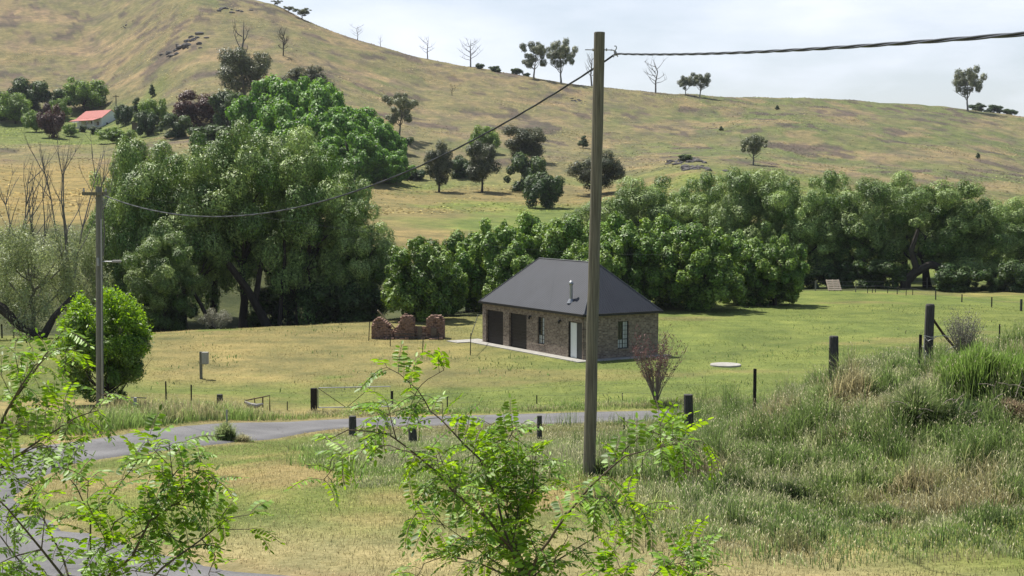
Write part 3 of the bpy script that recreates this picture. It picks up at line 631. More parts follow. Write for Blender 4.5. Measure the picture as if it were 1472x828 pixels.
kind('bush', 3, lambda i: (trunk_mesh('trunk', 2.8, .12, 1.5, 6, M['bark'], 60+i, (0, 0), .5, .1), crown_mesh('crown', 4.4, 5, .0, 30, .8, 12000, .28, .17, M['dark'], 600+i, shape=lambda u: 1.0 if u < .5 else 1.05-.6*(u-.5)), 4.4, 5))
kind('lime', 2, lambda i: (trunk_mesh('trunk', 5, .2, 2.4, 6, M['bark'], 70+i, (0, 0), .5, .2), crown_mesh('crown', 7, 8, .5, 40, 1.1, 14000, .36, .22, M['lime'], 700+i, shape=oval), 7, 8))
kind('purple', 2, lambda i: (trunk_mesh('trunk', 5, .2, 2, 6, M['bark'], 80+i, (0, 0), .5, .2), crown_mesh('crown', 7, 7, .4, 36, 1.1, 14000, .34, .2, M['purple'], 800+i, shape=oval), 7, 7))
kind('conifer', 1, lambda i: (trunk_mesh('trunk', 5, .12, .8, 8, M['bark'], 90, (0, 0), .3, .15), crown_mesh('crown', 6, 2.6, .2, 34, .5, 7000, .26, .1, M['dark'], 900, shape=lambda u: 1.05-.9*u), 6, 2.6))
kind('greyshrub', 2, lambda i: (trunk_mesh('trunk', 2.2, .06, 1.5, 12, M['deadwood'], 95+i, (0, 0), .5, .02, 5), crown_mesh('crown', 2.6, 3.4, .1, 26, .45, 5000, .16, .06, M['greyleaf'], 950+i), 2.6, 3.4))
kind('palewillow', 2, lambda i: (trunk_mesh('trunk', 6.0, .22, 3.2, 11, M['greybark'], 97+i, (.4, 0), .5, .03, 5), crown_mesh('crown', 7.4, 7.2, .6, 60, .75, 24000, .19, .06, M['palewillow'], 970+i, vert=1.5, droop=-.8, shell=.2, shape=lambda u: .75+.4*u), 7.4, 7.2))
def tree(key, v, loc, h, wd, name, label, cat='tree', group=None, rz=None, sink=.1, depthw=None):
    tm, cmh, H0, W0 = PROTO[key][v % len(PROTO[key])]
    e = empty(name, loc-Vector((0, 0, sink)), label, cat, group, random.uniform(0, 6.28) if rz is None else rz)
    e.scale = (wd/W0, (depthw or wd)/W0, h/H0)
    a = link('trunk', tm, e); b = link('crown', cmh, e); return e
def bypx(px, py, top, wpx, D=None):
    """ground point below column px, and size in metres, from the rows and columns the photo shows"""
    p = hit(px, py) if D is None else onground(px, D)
    if p is None: p = onground(px, 480)
    yy = p.y; zt = EYE-yy*math.tan(PITCH+math.atan((top-414)/F)); return p, max(zt-p.z, .45*wpx*yy/F), wpx*yy/F
OWN = {}

# --- willows along the creek on the left: (px, base row or None, D, top row, width px, label)
WL = [(178, 103, 205, 95, 'leftmost tall willow of the big clump, behind the left power pole'), (215, 110, 188, 110, 'tall willow with a rounded silvery top behind the left power pole'),
      (262, 102, 195, 115, 'silvery willow in the left clump above the pale thin-twigged bush'), (305, 112, 186, 110, 'willow at the back of the left clump below the dark red tree'),
      (348, 104, 180, 120, 'tallest willow in the middle of the left clump, over several dark trunks'), (395, 110, 183, 110, 'willow at the back of the left clump beside the bright green thicket'),
      (440, 105, 188, 120, 'broad willow in the right half of the left clump'), (485, 108, 225, 100, 'willow on the right shoulder of the left clump'),
      (525, 104, 290, 95, 'rightmost lower willow of the left clump, sloping down to the brick ruin'), (232, 97, 330, 90, 'low pale willow bough clump lit by the sun in front of the left clump')]
for i, (px, D, top, wp, lab) in enumerate(WL):
    p, h, wd = bypx(px, 0, top, wp, D); OWN[px] = tree('willow' if px in (215, 262, 348, 395) else 'lowwillow', i, p, h, wd*1.12, 'willow_tree', lab, 'tree', 'willows in the left creek clump', sink=.3)
# --- elms behind the outbuilding
EL = [(603, 99, 338, 95, 'dark olive tree between the left willows and the elm thicket, behind the brick ruin', 'dark'),
      (672, 112, 325, 80, 'leftmost elm of the thicket, left of the outbuilding roof', ''), (715, 108, 312, 95, 'elm behind the left slope of the outbuilding roof', ''),
      (765, 113, 308, 95, 'elm directly behind the ridge of the outbuilding roof', ''), (812, 108, 310, 95, 'elm behind the roof just left of the tall pole', ''),
      (868, 114, 300, 95, 'elm of the thicket just right of the tall pole', ''), (915, 108, 312, 95, 'elm behind the right hip of the outbuilding roof', ''),
      (965, 112, 312, 100, 'elm above the bare maroon shrub', ''), (1010, 107, 322, 100, 'elm near the right end of the thicket with dark shade under it', ''), (1070, 113, 326, 80, 'elm next to the end of the thicket', ''), (1115, 112, 335, 78, 'last elm at the right end of the thicket, with a low bright tuft', ''),
      (640, 104, 372, 60, 'small elm filling the gap beside the dark olive tree', ''), (845, 104, 345, 80, 'low elm right behind the roof ridge end', ''), (745, 103, 352, 80, 'low elm close behind the left roof slope', '')]
for i, (px, D, top, wp, lab, k_) in enumerate(EL):
    p, h, wd = bypx(px, 0, top, wp, D); tree('elm', i, p, h, wd*1.2, 'elm_tree', lab, 'tree', 'elms behind the outbuilding', sink=.3)
# --- tall willows on the right
WR = [(868, 150, 282, 100, 'willow showing behind the elms right of the tall pole'), (912, 146, 256, 100, 'pale willow behind the elms above the outbuilding hip'), (965, 150, 250, 110, 'willow behind the elms below the rocky bank'),
      (1018, 146, 250, 100, 'willow in the right row above the end of the elm thicket'), (1060, 142, 238, 90, 'willow with the highest tip of the right row, below the small hillside gum'), (1105, 140, 246, 100, 'willow in the right row left of the pallet'),
      (1150, 137, 252, 100, 'willow directly above the leaning pallet'), (1195, 139, 248, 100, 'willow in the right row just right of the pallet'), (1240, 136, 252, 100, 'willow in the right row with hanging pale boughs'),
      (1300, 146, 248, 90, 'yellow-green willow rising behind the right row'), (1335, 135, 262, 115, 'willow over the arched opening with the slanting trunk'), (1385, 134, 262, 110, 'broad willow whose crown reaches the ground right of the arched opening'),
      (1430, 142, 288, 80, 'lower willow behind the gap near the right edge'), (1465, 138, 284, 90, 'willow at the right edge of the photo'), (1520, 138, 280, 100, 'willow cut by the right edge of the photo')]
for i, (px, D, top, wp, lab) in enumerate(WR):
    p, h, wd = bypx(px, 0, top, wp, D)
    OWN[px] = tree('willow' if px in (1335, 1430) else 'lowwillow', i+1, p, h, wd*1.12, 'willow_tree', lab, 'tree', 'willows along the far side of the paddock', sink=.3)
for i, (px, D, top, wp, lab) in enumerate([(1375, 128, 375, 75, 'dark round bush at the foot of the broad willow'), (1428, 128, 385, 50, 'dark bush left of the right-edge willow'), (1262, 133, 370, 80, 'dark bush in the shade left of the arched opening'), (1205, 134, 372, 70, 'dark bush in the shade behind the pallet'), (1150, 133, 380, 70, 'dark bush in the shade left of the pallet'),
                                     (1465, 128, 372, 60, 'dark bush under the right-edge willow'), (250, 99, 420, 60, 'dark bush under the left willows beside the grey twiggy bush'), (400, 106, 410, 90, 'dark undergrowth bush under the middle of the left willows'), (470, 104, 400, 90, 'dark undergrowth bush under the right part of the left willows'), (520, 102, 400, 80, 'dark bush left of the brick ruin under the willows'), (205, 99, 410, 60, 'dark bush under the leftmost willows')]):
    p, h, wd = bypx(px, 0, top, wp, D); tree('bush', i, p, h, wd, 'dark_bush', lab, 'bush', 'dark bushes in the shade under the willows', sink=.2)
# leaning dark trunks of the left clump and of the arch on the right
def lean_trunks(own, P, m=M['bark']):
    mb = MB(); e0 = P[0][0][0]
    base = Vector(e0)
    for pts, r in P: mb.tube([Vector(q)-base for q in pts], [r*(1-.5*i/(len(pts)-1)) for i in range(len(pts))], 8)
    o = mb.build('trunk', m, own, base); o.matrix_parent_inverse = Matrix.LocRotScale(own.location, own.rotation_euler, own.scale).inverted(); return o
def P3(px, py, D): return at(px, py, D)
lean_trunks(OWN[348], [([P3(388, 476, 103), P3(375, 450, 103), P3(355, 415, 102.5), P3(325, 375, 102), P3(305, 335, 102)], .38), ([P3(366, 440, 103), P3(372, 400, 103), P3(380, 350, 103)], .26)])
lean_trunks(OWN[262], [([P3(306, 474, 100), P3(290, 440, 100), P3(272, 410, 100), P3(262, 380, 100)], .17)])
for j_, (px, d) in enumerate(((404, 0), (417, 2), (428, 1), (443, 3))):
    lean_trunks(OWN[(395, 395, 440, 440)[j_]], [([P3(px-2, 472, 103+d), P3(px, 430, 103+d), P3(px+5, 380, 103+d), P3(px+4, 330, 103+d)], .20-.02*j_)])
lean_trunks(OWN[1335], [([P3(1300, 420, 131), P3(1302, 405, 131), P3(1315, 392, 131), P3(1338, 380, 131), P3(1362, 388, 131), P3(1376, 415, 131)], .55), ([P3(1318, 388, 131), P3(1310, 360, 131), P3(1320, 330, 131)], .35), ([P3(1345, 384, 131), P3(1352, 396, 130.6), P3(1362, 402, 130)], .12)])

# --- grey willow and dead coppice at far left
p, h, wd = bypx(45, 0, 318, 150, 92); tree('palewillow', 0, p, h, wd*1.05, 'grey_willow', 'feathery grey-green willow at the left edge below the dead stems', 'tree', sink=.3)
p, h, wd = bypx(112, 0, 330, 90, 96); tree('palewillow', 1, p, h, wd*1.1, 'grey_willow', 'feathery grey-green willow just left of the left power pole', 'tree', sink=.3)
p, h, wd = bypx(-30, 0, 340, 120, 94); OWN['edge'] = tree('palewillow', 1, p, h, wd*1.1, 'grey_willow', 'feathery grey-green willow cut by the left edge of the photo', 'tree', sink=.3)
lean_trunks(OWN['edge'], [([P3(-30, 425, 90), P3(5, 445, 90), P3(30, 470, 90), P3(62, 484, 90)], .42), ([P3(62, 484, 90), P3(78, 455, 90), P3(105, 425, 91)], .28)])
def dead_coppice(label, px, top, D, base, n, wpx, seed):
    g = random.Random(seed); mb = MB(); s_ = D/F; b = P3(px, base, D)
    def arm(p, d, ln, r, lv):
        q = [p]; dd = d.normalized()
        for j in range(5): dd = (dd+Vector((g.uniform(-.16, .16), g.uniform(-.16, .16), .07))).normalized(); q.append(q[-1]+dd*ln/5)
        mb.tube(q, [r*(1-.8*j/5) for j in range(6)], 5)
        if lv < 2:
            for _ in range(5 if lv == 0 else 3):
                j = g.randint(1, 4); arm(q[j], dd+Vector((g.uniform(-.7, .7), g.uniform(-.5, .5), g.uniform(-.1, .4))), ln*g.uniform(.25, .5), r*.45, lv+1)
    for i in range(n):
        x = wpx*s_*((i+.5)/n-.5); h = (base-top-g.uniform(0, 60))*s_; arm(Vector((x*.3, g.uniform(-.4, .4), 0)), Vector((x*.8/h*1.6, g.uniform(-.1, .1), 1)), h, .075, 0)
    o = mb.build('dead_tree', M['deadwood'], None, b); tag(o, label, 'dead tree', 'dead stems at the left edge')
dead_coppice('fan of bare dead stems nearest the left power pole', 100, 200, 93, 400, 4, 60, 1)
dead_coppice('tall bare dead stems between the left edge and the power pole', 45, 205, 93, 400, 5, 70, 2)
dead_coppice('bare dead stems cut by the left edge of the photo', 0, 228, 94, 400, 3, 50, 3)
dead_coppice('single tall bare dead stem standing beside the left power pole top', 148, 205, 97, 400, 1, 10, 9)
p, h, wd = bypx(308, 0, 444, 54, 95); tree('greyshrub', 0, p, h, wd, 'twiggy_bush', 'pale grey twiggy bush at the edge of the dry paddock under the left willows', 'bush')

# --- trees on the slopes and the hill
def T(key, v, px, base, top, wp, name, lab, cat='tree', D=None, group=None): 
    p, h, wd = bypx(px, base, top, wp, D); return tree(key, v, p, h, wd, name, lab, cat, group)
for i, a in enumerate([(395, 205, 122, 90), (435, 205, 120, 90), (470, 215, 138, 90), (505, 228, 158, 85), (532, 245, 185, 70), (558, 262, 218, 50), (410, 240, 160, 90), (455, 250, 170, 90), (500, 262, 200, 80), (535, 262, 220, 60)]):
    p, h, wd = bypx(a[0], a[1], a[2], a[3]); tree('bright', i, p, h*1.05, wd*1.45, 'thicket_tree', ('highest left tree of the bright green thicket on the slope', 'tree on the crest of the bright green thicket below the dark gum', 'upper middle tree of the bright green thicket', 'tree on the falling right edge of the bright green thicket', 'low tree on the right shoulder of the bright green thicket', 'last small tree at the right foot of the bright green thicket', 'lower left tree of the bright green thicket above the willows', 'lower middle tree of the bright green thicket above the willows', 'lower tree of the bright green thicket above the right willow shoulder', 'lowest tree of the bright green thicket near its right foot')[i], 'tree', 'bright green thicket on the slope')
BG = T('biggum', 0, 352, 150, 70, 84, 'gum_tree', 'large olive gum tree with a bare top branch on the left hillside')
T('darkgum', 1, 440, 140, 95, 66, 'dark_gum', 'dark spreading gum just above the bright green thicket'); T('darkgum', 0, 466, 146, 112, 34, 'dark_gum', 'small dark gum at the right of the spreading gum above the thicket')
T('gum', 1, 574, 197, 135, 60, 'gum_tree', 'loose light-green gum tree right of the bright green thicket')
T('darkgum', 2, 631, 276, 206, 42, 'dark_gum', 'dark upright gum on the slope, leftmost of the pair with shadows'); T('darkgum', 0, 693, 276, 196, 46, 'dark_gum', 'dark upright gum on the slope, right one of the pair with shadows')
T('darkgum', 1, 752, 232, 180, 62, 'dark_gum', 'broad dark grey gum behind the round green bushes'); T('bush', 0, 662, 256, 222, 44, 'green_bush', 'green bush between the pair of dark gums', 'bush')
T('bush', 1, 756, 276, 224, 58, 'green_bush', 'round dark green bush below the broad grey gum', 'bush'); T('bush', 2, 785, 299, 248, 56, 'green_bush', 'lowest round dark green bush on the open slope', 'bush')
T('darkgum', 2, 857, 280, 219, 70, 'dark_gum', 'olive-brown gum behind the tall pole'); T('conifer', 0, 838, 213, 192, 15, 'small_shrub', 'tiny dark shrub on the hill just left of the tall pole', 'bush')
T('lime', 0, 697, 222, 182, 46, 'lime_tree', 'light green tree behind the right gum of the pair'); T('bush', 0, 572, 218, 192, 40, 'green_bush', 'low green bush under the loose light-green gum', 'bush'); T('bush', 2, 600, 258, 242, 34, 'green_bush', 'low bush at the right foot of the bright thicket', 'bush')
T('gum', 2, 1083, 237, 192, 48, 'gum_tree', 'small round gum alone on the right hillside above the willows')
T('bush', 1, 985, 232, 222, 22, 'green_bush', 'small bush on the rocky bank above the right willows', 'bush')
# skyline
T('gum', 1, 402, 30, 4, 18, 'gum_tree', 'leftmost small gum on the high left skyline', D=500); T('gum', 2, 418, 33, 10, 20, 'gum_tree', 'middle small gum on the high left skyline', D=497); T('gum', 0, 437, 38, 11, 34, 'gum_tree', 'rightmost and widest of the three gums on the high left skyline', D=493)
T('gum', 1, 767, 112, 61, 54, 'gum_tree', 'left one of the two leafy gums on the skyline, rounded crown', D=462); T('gum', 2, 806, 117, 56, 54, 'gum_tree', 'right one of the two leafy gums on the skyline, open crown with pale limbs', D=460)
T('gum', 0, 984, 135, 108, 28, 'gum_tree', 'left half of the double gum on the skyline right of the tall pole', D=462); T('gum', 2, 1004, 135, 103, 40, 'gum_tree', 'right half of the double gum on the skyline right of the tall pole', D=460)
T('gum', 2, 1387, 157, 95, 56, 'gum_tree', 'lone gum with a forked trunk on the right skyline', D=496)
for i, (px, y0, y1, w_, lb) in enumerate([(690, 97, 90, 14, 'low dark shrub beside the branching dead tree on the skyline'), (712, 100, 95, 18, 'low dark shrub on the skyline right of the branching dead tree'), (742, 106, 98, 18, 'low dark shrub on the skyline left of the leafy gums'), (757, 110, 104, 12, 'smallest low shrub on the skyline at the foot of the left leafy gum')]): T('bush', i, px, y0, y1, w_, 'skyline_shrub', lb, 'bush', D=468)
for i, (px, y0, y1, w_, lb) in enumerate([(1402, 160, 153, 26, 'bluish far bush just right of the lone skyline gum'), (1425, 163, 155, 26, 'bluish far bush on the dropping right skyline'), (1446, 166, 158, 24, 'last bluish far bush on the right skyline')]): T('bush', i, px, y0, y1, w_, 'far_bush', lb, 'bush', D=512)
def dead_tree(px, base, top, wp, lab, D=None, seed=0, m='deadwood', name='dead_tree', cat='dead tree', n=9, group=None):
    g = random.Random(seed+77); p, h, wd = bypx(px, base, top, wp, D); mb = MB(); r = h*.022
    mb.tube([Vector((0, 0, -.3)), Vector((g.uniform(-.05, .05)*h, 0, h*.35)), Vector((g.uniform(-.08, .08)*h, 0, h*.65)), Vector((g.uniform(-.1, .1)*wd, 0, h*.98))], [r*1.3, r, r*.65, r*.15], 6)
    for i in range(n):
        u = .25+.6*i/n; s_ = Vector((0, 0, h*u)); a = g.uniform(0, 6.28) if i > 3 else (0 if i % 2 else math.pi)+g.uniform(-.5, .5); ln = wd*.5*g.uniform(.6, 1.1); e_ = s_+Vector((math.cos(a)*ln, math.sin(a)*ln, h*g.uniform(.12, .35)))
        m_ = s_.lerp(e_, .5)+Vector((0, 0, -.03*h)); mb.tube([s_, m_, e_], [r*.5, r*.35, r*.1], 5)
        for _ in range(3):
            q = m_.lerp(e_, g.random()); mb.tube([q, q+Vector((g.uniform(-.2, .2)*wd, g.uniform(-.2, .2)*wd, h*g.uniform(.06, .18)))], [r*.22, r*.07], 4)
    o = mb.build(name, M[m], None, p-Vector((0, 0, .1))); return tag(o, lab, cat, group)
dead_tree(516, 53, 35, 22, 'small pale dead tree at the top of the left skyline', 483, 1, group='dead trees on the skyline'); dead_tree(549, 60, 50, 8, 'tiniest dead tree on the skyline', 482, 2, n=4, group='dead trees on the skyline')
dead_tree(616, 82, 52, 28, 'V-shaped dead tree on the skyline left of the branching one', 478, 3, n=7, group='dead trees on the skyline'); dead_tree(677, 97, 55, 32, 'dark branching dead tree on the skyline', 474, 4, n=12, group='dead trees on the skyline')
dead_tree(850, 124, 75, 20, 'thin dead tree partly hidden behind the tall pole top', 460, 5, group='dead trees on the skyline'); dead_tree(941, 132, 86, 34, 'bare dead tree on the skyline just right of the tall pole', 462, 6, n=11, group='dead trees on the skyline')
dead_tree(407, 80, 44, 17, 'bushy purplish bare shrub high on the left hillside', None, 7, 'bark', 'bare_shrub', 'bush', 22); dead_tree(650, 138, 120, 12, 'small bare dark stump-like shrub on the middle hillside', None, 8, 'bark', 'bare_shrub', 'bush', 9)
bb = dead_tree(352, 118, 60, 26, None, BG.location.y, 12, 'deadwood', 'bare_branch', None, 5); bb.location.z += 32*BG.location.y/F; bb.parent = BG; bb.matrix_parent_inverse = Matrix.LocRotScale(BG.location, BG.rotation_euler, BG.scale).inverted()
for i, (px, y0, y1, lb) in enumerate([(1037, 188, 180, 'tiny dark shrub left of the small round gum on the right hill'), (1277+129, 228, 218, 'tiny dark stump far out on the right hillside'), (1117, 158, 150, 'tiny dark shrub near the top of the right hill')]): T('conifer', 0, px, y0, y1, 8, 'hill_shrub', lb, 'bush')
# garden around the cottage
GD = [('bush', 5, 172, 130, 44, 'green garden tree at the left edge of the photo'), ('dark', 40, 160, 115, 56, 'large dark green garden tree left of the cottage'), ('lime', 22, 178, 134, 50, 'mid green garden tree at the lower left of the garden'), ('lime', 121, 160, 111, 66, 'light lime-green tree behind the red cottage roof'),
      ('purple', 76, 198, 148, 38, 'dark purple-brown bushy tree left of the cottage'), ('lime', 52, 190, 158, 34, 'light green bush between the garden trees left of the cottage'), ('lime', 88, 170, 142, 30, 'light green bush directly left of the cottage roof'), ('bush', 80, 160, 130, 44, 'grey-green tree behind the purple tree'), ('conifer', 195, 172, 136, 20, 'dark narrow conifer right of the cottage'),
      ('conifer', 219, 139, 119, 11, 'small dark conifer alone above the garden'), ('lime', 222, 185, 143, 44, 'speckled light green tree right of the cottage'), ('bush', 180, 180, 150, 26, 'dark bush against the right end of the cottage'), ('purple', 283, 182, 131, 72, 'dark red-brown tree above the left willows'),
      ('bush', 328, 185, 133, 56, 'deep green tree right of the dark red-brown tree'), ('bush', 212, 195, 160, 34, 'grey-green shrub below the speckled tree'), ('conifer', 213, 193, 168, 14, 'dark pointed bush right of the low shed'), ('bush', 252, 198, 165, 46, 'grey-green bush under the dark red-brown tree'), ('lime', 168, 205, 186, 50, 'light bush at the foot of the cottage garden'), ('bush', 136, 192, 180, 18, 'small round dark bush in front of the white gable'), ('bush', 119, 190, 180, 12, 'smallest dark bush in front of the verandah'), ('bush', 300, 215, 180, 60, 'green bush filling the slope above the willows'), ('bush', 350, 205, 165, 50, 'green bush between the deep green tree and the bright thicket'), ('lime', 102, 196, 178, 22, 'pale green bush between the purple tree and the verandah')]
for i, (k_, px, b_, t_, w_, lb) in enumerate(GD):
    kk = 'bush' if k_ == 'dark' else k_
    T(kk, i, px, b_, t_, w_, {'bush': 'garden_tree', 'lime': 'lime_tree', 'purple': 'purple_tree', 'conifer': 'conifer'}[kk], lb, 'tree', group='garden trees round the cottage')

# --- white cottage with a red roof
cb = hit(147, 182); 
cot = empty('white_cottage', cb-Vector((0, 0, .3)), 'small white cottage with a red iron roof and verandah among garden trees', 'cottage', rz=R(50)); sc_ = cb.y/400
cot.scale = (sc_,)*3
def CB(): return MB()
# local: x along gable wall (right), -y faces the viewer side; length runs to -x... body: x 0..5, y 0..11 (gable at y=0)
cw, cl, ch, cr_ = 6.2, 12.5, 3.0, 2.2
mb = MB(); mb.face([(0, 0, -2), (cw, 0, -2), (cw, 0, ch), (cw/2, 0, ch+cr_), (0, 0, ch)]); mb.face([(0, 0, -2), (0, 0, ch), (-0, cl, ch), (0, cl, -2)]); mb.face([(cw, 0, -2), (cw, cl, -2), (cw, cl, ch), (cw, 0, ch)]); mb.face([(0, cl, -2), (0, cl, ch), (cw/2, cl, ch+cr_), (cw, cl, ch), (cw, cl, -2)])
mb.build('wall', M['whitepaint'], cot)
mb = MB()
def slab(mb, a, b, c, d, t=.08):
    n = (Vector(b)-Vector(a)).cross(Vector(d)-Vector(a)).normalized()*t; q = [Vector(p) for p in (a, b, c, d)]; r_ = [p+n for p in q]
    mb.face(q[::-1]); mb.face(r_)
    for i in range(4): mb.face([q[i], q[(i+1) % 4], r_[(i+1) % 4], r_[i]])
slab(mb, (-.25, -.2, ch-.19), (cw/2, -.2, ch+cr_+.02), (cw/2, cl+.2, ch+cr_+.02), (-.25, cl+.2, ch-.19), -.08); slab(mb, (cw+.25, -.2, ch-.19), (cw+.25, cl+.2, ch-.19), (cw/2, cl+.2, ch+cr_+.02), (cw/2, -.2, ch+cr_+.02), -.08)
rr_ = mb.build('roof', M['redroof'], cot)
mb = MB(); slab(mb, (-2.6, .6, ch-.95), (-.2, .6, ch-.2), (-.2, cl+.2, ch-.2), (-2.6, cl+.2, ch-.95), -.06); mb.build('verandah_roof', M['redroof'], cot)
mb = MB(); slab(mb, (-2.7, 7.4, ch-1.3), (-1.0, 7.4, ch-.5), (-1.0, 11, ch-.5), (-2.7, 11, ch-1.3), .05); mb.build('awning', M['whitepaint'], cot)
for y_ in (.7, 3.6, 6.8, 10): 
    mb = MB(); mb.box(-2.55, -2.43, y_, y_+.12, -1.5, ch-.95); mb.build('verandah_post', M['whitepaint'], cot)
for q_ in ((.9, 3.5, .15, .9), (6.95, 9.9, -1, .3)):
    mb = MB(); mb.box(-2.6, -2.56, *q_); mb.build('verandah_rail', M['lightpost'], cot)
mb = MB(); mb.box(-2.4, -.02, .8, cl, -1.8, -.0); mb.build('verandah_floor', M['timber'], cot)
mb = MB(); mb.box(-.06, -.012, 1.5, 2.7, .7, 1.8); mb.box(-.06, -.012, 4.4, 5.4, .05, 2.0); mb.box(-.06, -.012, 7, 8.2, .7, 1.8); mb.build('dark_opening', M['glass'], cot)
for a_ in ((1.35, 1.8, .75, 1.5), (3.2, 4.1, -1.2, -.6), (1.4, 2.0, -1.3, -.8)):
    mb = MB(); mb.box(a_[0], a_[1], -.05, -.012, a_[2], a_[3]); mb.build('window', M['glass'], cot)
mb = MB(); mb.box(cw+.02, cw+1.9, 1.5, 4.5, -2, 1.75); mb.build('lean_to', M['whitepaint'], cot)
q_ = hit(204, 186); e_ = MB(); e_.box(-2.2, 2.2, -1, 1, -.5, 1.5); e_.box(-2.35, 2.35, -1.2, 1.2, 1.502, 1.62); o = e_.build('garden_shed', M['timber'], None, q_); tag(o, 'low dark timber shed right of the white cottage', 'shed')
q_ = hit(167, 158); up = empty('power_pole', q_-Vector((0, 0, .2)), 'tiny far power pole with a short crossarm behind the cottage', 'power pole'); hh = 22*q_.y/F
mb = MB(); mb.tube([(0, 0, 0), (0, 0, hh)], [.2, .15], 6); mb.build('pole', M['pole'], up); mb = MB(); mb.box(-.9, .9, -.08, .08, hh-.5, hh-.3); mb.build('crossarm', M['pole'], up)

# --- rocks on the hill
def rock(px, py, wpx, n, lab, seed):
    g = random.Random(seed); c = hit(px, py); 
    if c is None: return
    s0 = wpx*c.y/F; e = empty('rock_outcrop', c, lab, 'rocks', 'rock outcrops on the hill')
    for i in range(n):
        x = g.gauss(0, .28)*s0; y = g.gauss(0, .35)*s0; r = s0*g.uniform(.03, .10); z = G1(c.x+x, c.y+y)-c.z; mb = MB(); i0 = 0
        hs_ = g.uniform(.5, 1.0); a0 = g.random()*3
        rings = []
        for k_, (zz, rr) in enumerate(((-.6, 1.0), (.25, 1.05), (.7, .7), (.95, .25))):
            for q in range(7):
                a = a0+q*2*math.pi/7; j = g.uniform(.75, 1.25)*rr*r; mb.v.append((x+math.cos(a)*j*1.3, y+math.sin(a)*j, z+zz*r*hs_))
        for k_ in range(3):
            for q in range(7): mb.f.append((i0+k_*7+q, i0+k_*7+(q+1) % 7, i0+(k_+1)*7+(q+1) % 7, i0+(k_+1)*7+q))
        mb.f.append(tuple(i0+21+q for q in range(7))); mb.build('rock', M['rock'], e)
for i, a in enumerate([(268, 62, 60, 26, 'largest grey rock outcrop in a purple-brown patch on the left hillside'), (177, 40, 22, 8, 'small rock outcrop high up left of the largest one'), (330, 14, 36, 12, 'dark rock outcrop near the top of the left hill'), (832, 146, 22, 9, 'low dark rock outcrop left of the tall pole near the skyline'), (985, 232, 60, 30, 'long broken rock bank right of the tall pole above the willows'), (1010, 243, 60, 22, 'lower end of the rock bank above the right willows')]): rock(*a, i+3)

# ------------------------------------------------------------------ poles and cables
pb = Vector(onground(848, 30.0)); ptop = at(862, 47, 30.0)
pole = empty('utility_pole', pb, 'tall weathered round timber pole in the foreground carrying the twisted cable', 'utility pole')
PT = ptop-pb; 
def along(z): return Vector((PT.x*z/PT.z, PT.y*z/PT.z, z))
mb = MB(); zs = [-.4]+[PT.z*i/14 for i in range(15)]; g = random.Random(3)
mb.tube([along(z_)+Vector((g.uniform(-.006, .006), 0, 0)) for z_ in zs], [.134-.022*max(z_, 0)/PT.z+g.uniform(-.004, .004) for z_ in zs], 20); mb.build('shaft', M['pole'], pole, smooth=False)
zb_ = PT.z-(71-47)*30/F; c0 = along(zb_)
mb = MB(); mb.tube([c0+Vector((-.30, 0, 0)), c0+Vector((.27, 0, -.005))], .011, 8); mb.tube([c0+Vector((-.145, 0, 0)), c0+Vector((-.11, 0, 0))], .03, 6); mb.tube([c0+Vector((.14, 0, 0)), c0+Vector((.165, 0, 0))], .03, 6); mb.tube([c0+Vector((.245, 0, -.005)), c0+Vector((.26, 0, -.005))], .022, 6); mb.build('through_bolt', M['steel'], pole)
hk = c0+Vector((.33, 0, -.06)); mb = MB()
mb.tube([c0+Vector((.27, 0, -.005)), c0+Vector((.32, 0, -.02)), c0+Vector((.36, 0, .015)), c0+Vector((.365, 0, .055)), c0+Vector((.345, 0, .08)), c0+Vector((.315, 0, .075))], .012, 8); mb.build('hook', M['steel'], pole)
mb = MB(); mb.tube([c0+Vector((.325, 0, -.01)), c0+Vector((.345, .02, -.07)), c0+Vector((.36, 0, -.115))], [.02, .035, .025], 8); mb.tube([c0+Vector((.335, 0, -.05)), c0+Vector((.30, 0, -.16))], [.018, .012], 6); mb.tube([c0+Vector((.35, 0, -.06)), c0+Vector((.395, 0, -.15))], [.018, .010], 6); mb.build('strain_clamp', M['steel'], pole)
mb = MB(); mb.tube([along(PT.z-.002), along(PT.z+.012)], [.114, .106], 20); mb.build('top_cap', M['polegrey'], pole)
JP = pb+c0+Vector((.35, 0, -.085))

# left pole
lb = onground(139, 52.0); lt = at(142, 268, 52.0); LT = lt-lb; LT.y = 0
lp = empty('utility_pole', lb, 'grey timber power pole on the left with a short crossarm and small street lamp', 'utility pole')
def al2(z): return Vector((LT.x*z/LT.z, 0, z))
mb = MB(); mb.tube([al2(z_) for z_ in np.linspace(-.4, LT.z, 12)], [.142-.03*i/11 for i in range(12)], 14); mb.build('shaft', M['polegrey'], lp)
s52 = 52/F
zc = LT.z-10*s52; mb = MB(); T4 = Matrix.Translation(al2(zc)); mb.box(-.56, .36, -.22, -.13, -.07, .05, T4); mb.build('crossarm', M['pole'], lp)
mb = MB(); mb.box(.10, .14, -.16, -.12, .3, LT.z-1.2, Matrix.Rotation(math.atan2(LT.x, LT.z), 4, 'Y')); mb.build('conduit', M['steel'], lp)
zl = LT.z-108*s52; mb = MB(); mb.tube([al2(zl)+Vector((.1, -.05, 0)), al2(zl)+Vector((.55, -.05, .0))], .025, 8); mb.tube([al2(zl)+Vector((0, -.14, -.15)), al2(zl)+Vector((0, -.14, .15))], .05, 8); lm = mb.build('lamp_arm', M['steel'], lp)
mb = MB(); mb.box(.50, .82, -.13, .03, -.03, .06, Matrix.Translation(al2(zl))); o = mb.build('street_lamp_head', M['lightpost'], lm, bevel=.02)
